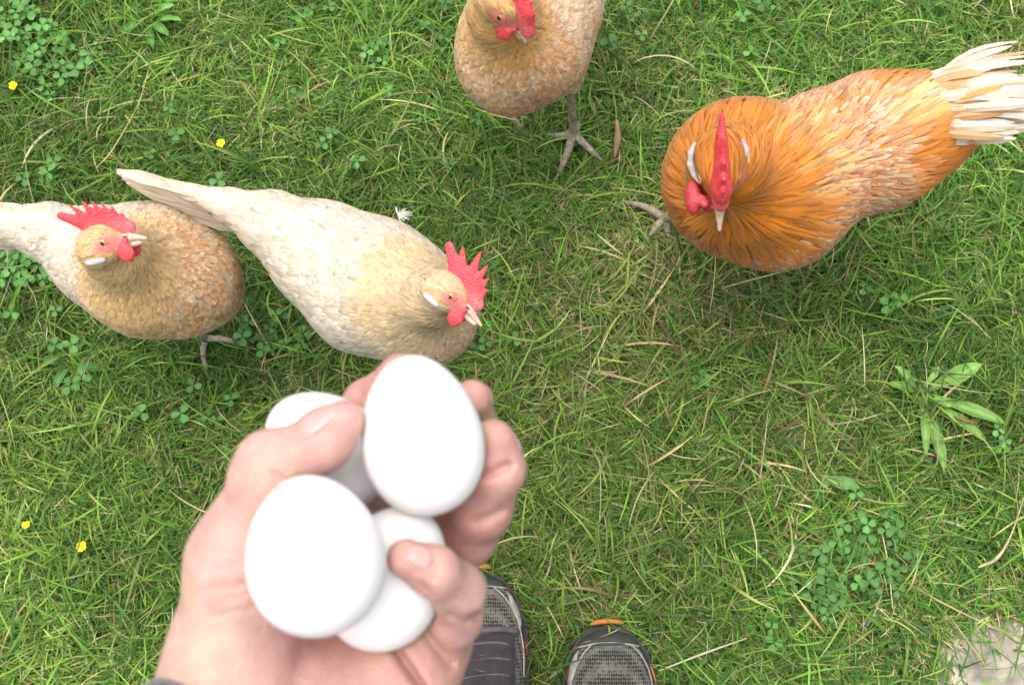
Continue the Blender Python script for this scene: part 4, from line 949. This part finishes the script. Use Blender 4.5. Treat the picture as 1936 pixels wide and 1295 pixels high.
def shoe(idx, cx, cy, ang, sg):
    root = empty('shoe', (0, 0, 0)); root.parent = person; root['label'] = ['right shoe with its dark rubber toe in plain view', 'left shoe partly hidden behind the hand'][idx]
    rot = np.array([[math.cos(ang), -math.sin(ang), 0], [math.sin(ang), math.cos(ang), 0], [0, 0, 1]]); org = np.array([cx, cy, 0.008])
    T = lambda p: (np.asarray(p)*np.array([sg, 1, 1])) @ rot.T+org
    def add(nm, V, FA, m):
        FA = [f[:, ::-1] for f in FA] if sg < 0 else FA
        o = mesh(nm, T(V), FA, m); o.parent = root; o.data.transform(Matrix.Translation(-Vector(person.location))); return o
    def patch(nm, poly_fn, s0, s1, m, off=.0012, ns=14, nth=10):
        """thin raised piece: for s in s0..s1 the angular limits come from poly_fn(t)"""
        ss = np.linspace(s0, s1, ns); lay = []
        for o_ in (off, -.001):
            rows = []
            for i, s_ in enumerate(ss):
                a, b_ = poly_fn(i/(ns-1)); th = np.linspace(a, b_, nth); ed = 1-np.clip(np.abs(np.linspace(-1, 1, nth)), 0, 1)**6*.6
                ed = ed*(1-.6*abs(2*i/(ns-1)-1)**8)
                rows.append(shoe_pt(np.full(nth, s_), th, o_*ed if o_ > 0 else o_))
            lay.append(np.concatenate(rows))
        V = np.concatenate(lay); i, j = np.meshgrid(np.arange(ns-1), np.arange(nth-1), indexing='ij'); i = i.ravel(); j = j.ravel()
        q = np.stack([i*nth+j, (i+1)*nth+j, (i+1)*nth+j+1, i*nth+j+1], -1); N_ = ns*nth
        ed = np.array([*range(nth), *[k*nth+nth-1 for k in range(1, ns)], *[(ns-1)*nth+k for k in range(nth-2, -1, -1)], *[k*nth for k in range(ns-2, 0, -1)]]); e2 = np.roll(ed, -1)
        add(nm, V, [np.concatenate([q[:, ::-1], q+N_, np.stack([ed, e2, e2+N_, ed+N_], -1)])], m)
    def line(nm, pts, r, m):
        s_ = np.array([p[0] for p in pts]); th = np.array([p[1] for p in pts]); V, FA = tube(shoe_pt(s_, th, .0008), [r]*len(pts), 6, .7); add(nm, V, FA, m)
    # upper
    ss = np.concatenate([np.linspace(0, .03, 9), np.linspace(.04, .285, 26)]); th = np.linspace(0, np.pi, 33)
    V = np.concatenate([shoe_pt(np.full(33, s_), th) for s_ in ss]); n_ = 33
    V = V+0.
    i, j = np.meshgrid(np.arange(len(ss)-1), np.arange(n_-1), indexing='ij'); i = i.ravel(); j = j.ravel()
    ctr_s = (ss[i]+ss[i+1])/2; thc = (th[j]+th[j+1])/2
    opening = (ctr_s > .165) & (ctr_s < .262) & (np.abs(thc-np.pi/2) < .62)
    q = np.stack([i*n_+j, i*n_+j+1, (i+1)*n_+j+1, (i+1)*n_+j], -1)[~opening][:, ::-1]
    add('upper', V, [q], M_MESH)
    # sole: outline extruded
    so_ = np.linspace(0, .285, 40); ww = np.interp(so_, sT, sW)+.0042; ww[0] = .012
    ou = np.concatenate([np.stack([ww, -so_+.004*(so_ < .01)], -1), np.stack([-ww[::-1], -so_[::-1]+.004*(so_[::-1] < .01)], -1)])
    m_ = len(ou); prof = [(0, .0, 1), (.0, .012, 1.0), (-.001, .019, 1.), (-.004, .022, 1)]
    Vs = np.concatenate([np.concatenate([ou*(1+dz*8), np.full((m_, 1), z)], 1) for dz, z, _ in prof])
    i, j = np.meshgrid(np.arange(3), np.arange(m_), indexing='ij'); i = i.ravel(); j = j.ravel(); k = (j+1) % m_
    add('sole', Vs, [np.stack([i*m_+j, (i+1)*m_+j, (i+1)*m_+k, i*m_+k], -1), (3*m_+np.arange(m_))[None][:, ::-1].copy(), np.arange(m_)[None].copy()], M_SOLE)
    P2 = np.pi
    patch('toe_cap', lambda t: (.0, P2), .0005, .0205, M_RUBBER, .0016, 12, 30)
    patch('side_panel', lambda t: (.0, .55-.25*t), .018, .10, M_RUBBER, .0012); patch('side_panel', lambda t: (P2-.62+.30*t, P2), .018, .10, M_RUBBER, .0012)
    # orange lip of the sole turned up over the toe
    a = np.linspace(.75, P2-.75, 12); V, FA = tube(np.stack([.026*np.cos(a), .0065-.009*(1-np.sin(a)), .024+.003*np.sin(a)], -1), [.0012, .0024, .003, .003, .003, .003, .003, .003, .003, .003, .0024, .0012], 8, 1.5); add('toe_bumper', V, FA, M_ORANGE)
    line('piping', [(.023, .05), (.022, .6), (.020, 1.0), (.0175, P2/2-.1), (.0175, P2/2+.25), (.0195, 2.2), (.021, 2.6), (.023, P2-.05)], .0011, M_PIPE)
    line('piping', [(.0195, .95), (.032, .70), (.055, .52), (.10, .46)], .0009, M_PIPE); line('piping', [(.0195, 2.05), (.030, 2.25), (.052, 2.52), (.085, 2.66), (.12, 2.65)], .0010, M_PIPE)
    patch('grey_overlay', lambda t: (2.56+.10*t-.33*math.sin(P2*t)**.8*.55, 2.56+.10*t+.20*math.sin(P2*t)**.8), .024, .066, M_PALE, .0018)
    line('trim_line', [(.022, P2-.35), (.05, P2-.30), (.09, P2-.28)], .0014, M_RED); line('trim_line', [(.045, .22), (.06, .20), (.10, .20)], .0016, M_ORANGE)
    patch('red_panel', lambda t: (P2-.38, P2-.05), .082, .098, M_RED, .0024)
    patch('vamp', lambda t: (P2/2-.75+.1*t, P2/2+.75-.1*t), .070, .162, M_SUEDE, .0022, 20, 16)
    line('vamp_band', [(.0705, P2/2-.85), (.067, P2/2-.4), (.066, P2/2), (.067, P2/2+.4), (.0705, P2/2+.85)], .0034, M_LACE)
    for q_ in range(5):
        s_ = .084+q_*.017; line('lace', [(s_, P2/2-.5), (s_-.003, P2/2-.2), (s_-.0035, P2/2+.2), (s_, P2/2+.5)], .0024, M_LACE)
        if q_ < 4: line('lace', [(s_, P2/2-.45), (s_+.009, P2/2), (s_+.017, P2/2+.45)], .0022, M_LACE)
    pts = [shoe_pt(np.array([s_]), np.array([t_]), .002)[0] for s_, t_ in ((.163, P2/2), (.18, P2/2-.5), (.21, P2/2-.62), (.245, P2/2-.6), (.264, P2/2), (.245, P2/2+.6), (.21, P2/2+.62), (.18, P2/2+.5), (.163, P2/2))]
    V, FA = tube(pts, [.006]*9, 8); add('collar', V, FA, M_SUEDE)
    return root
shoe(0, SHOES[0][0], SHOES[0][1], SHOES[0][2], 1); shoe(1, SHOES[1][0], SHOES[1][1], SHOES[1][2], -1)
for cx, cy, ang in SHOES:                          # trouser legs rising behind the toes, out of the picture
    n_ = 28; Vv = []; prof = [(.10, .062), (.13, .066), (.2, .068), (.35, .072), (.5, .082), (.66, .094), (.80, .105)]
    bx = cx+math.sin(ang)*.215; by = cy-.215
    for z, r in prof:
        for a in np.linspace(0, 2*np.pi, n_, endpoint=False):
            r_ = r+.003*math.sin(a*4+z*30)+.002*math.sin(a*7-z*47); Vv.append([bx+(.02 if cx > 0.02 else -.02)*z+r_*math.cos(a), by-.02*z+r_*math.sin(a)*1.05, z])
    i, j = np.meshgrid(np.arange(len(prof)-1), np.arange(n_), indexing='ij'); i = i.ravel(); j = j.ravel(); k = (j+1) % n_
    mesh('trouser_leg', Vv, [np.stack([i*n_+j, i*n_+k, (i+1)*n_+k, (i+1)*n_+j], -1)], M_TROUSER, person)
print('shoes', time.time()-T00)
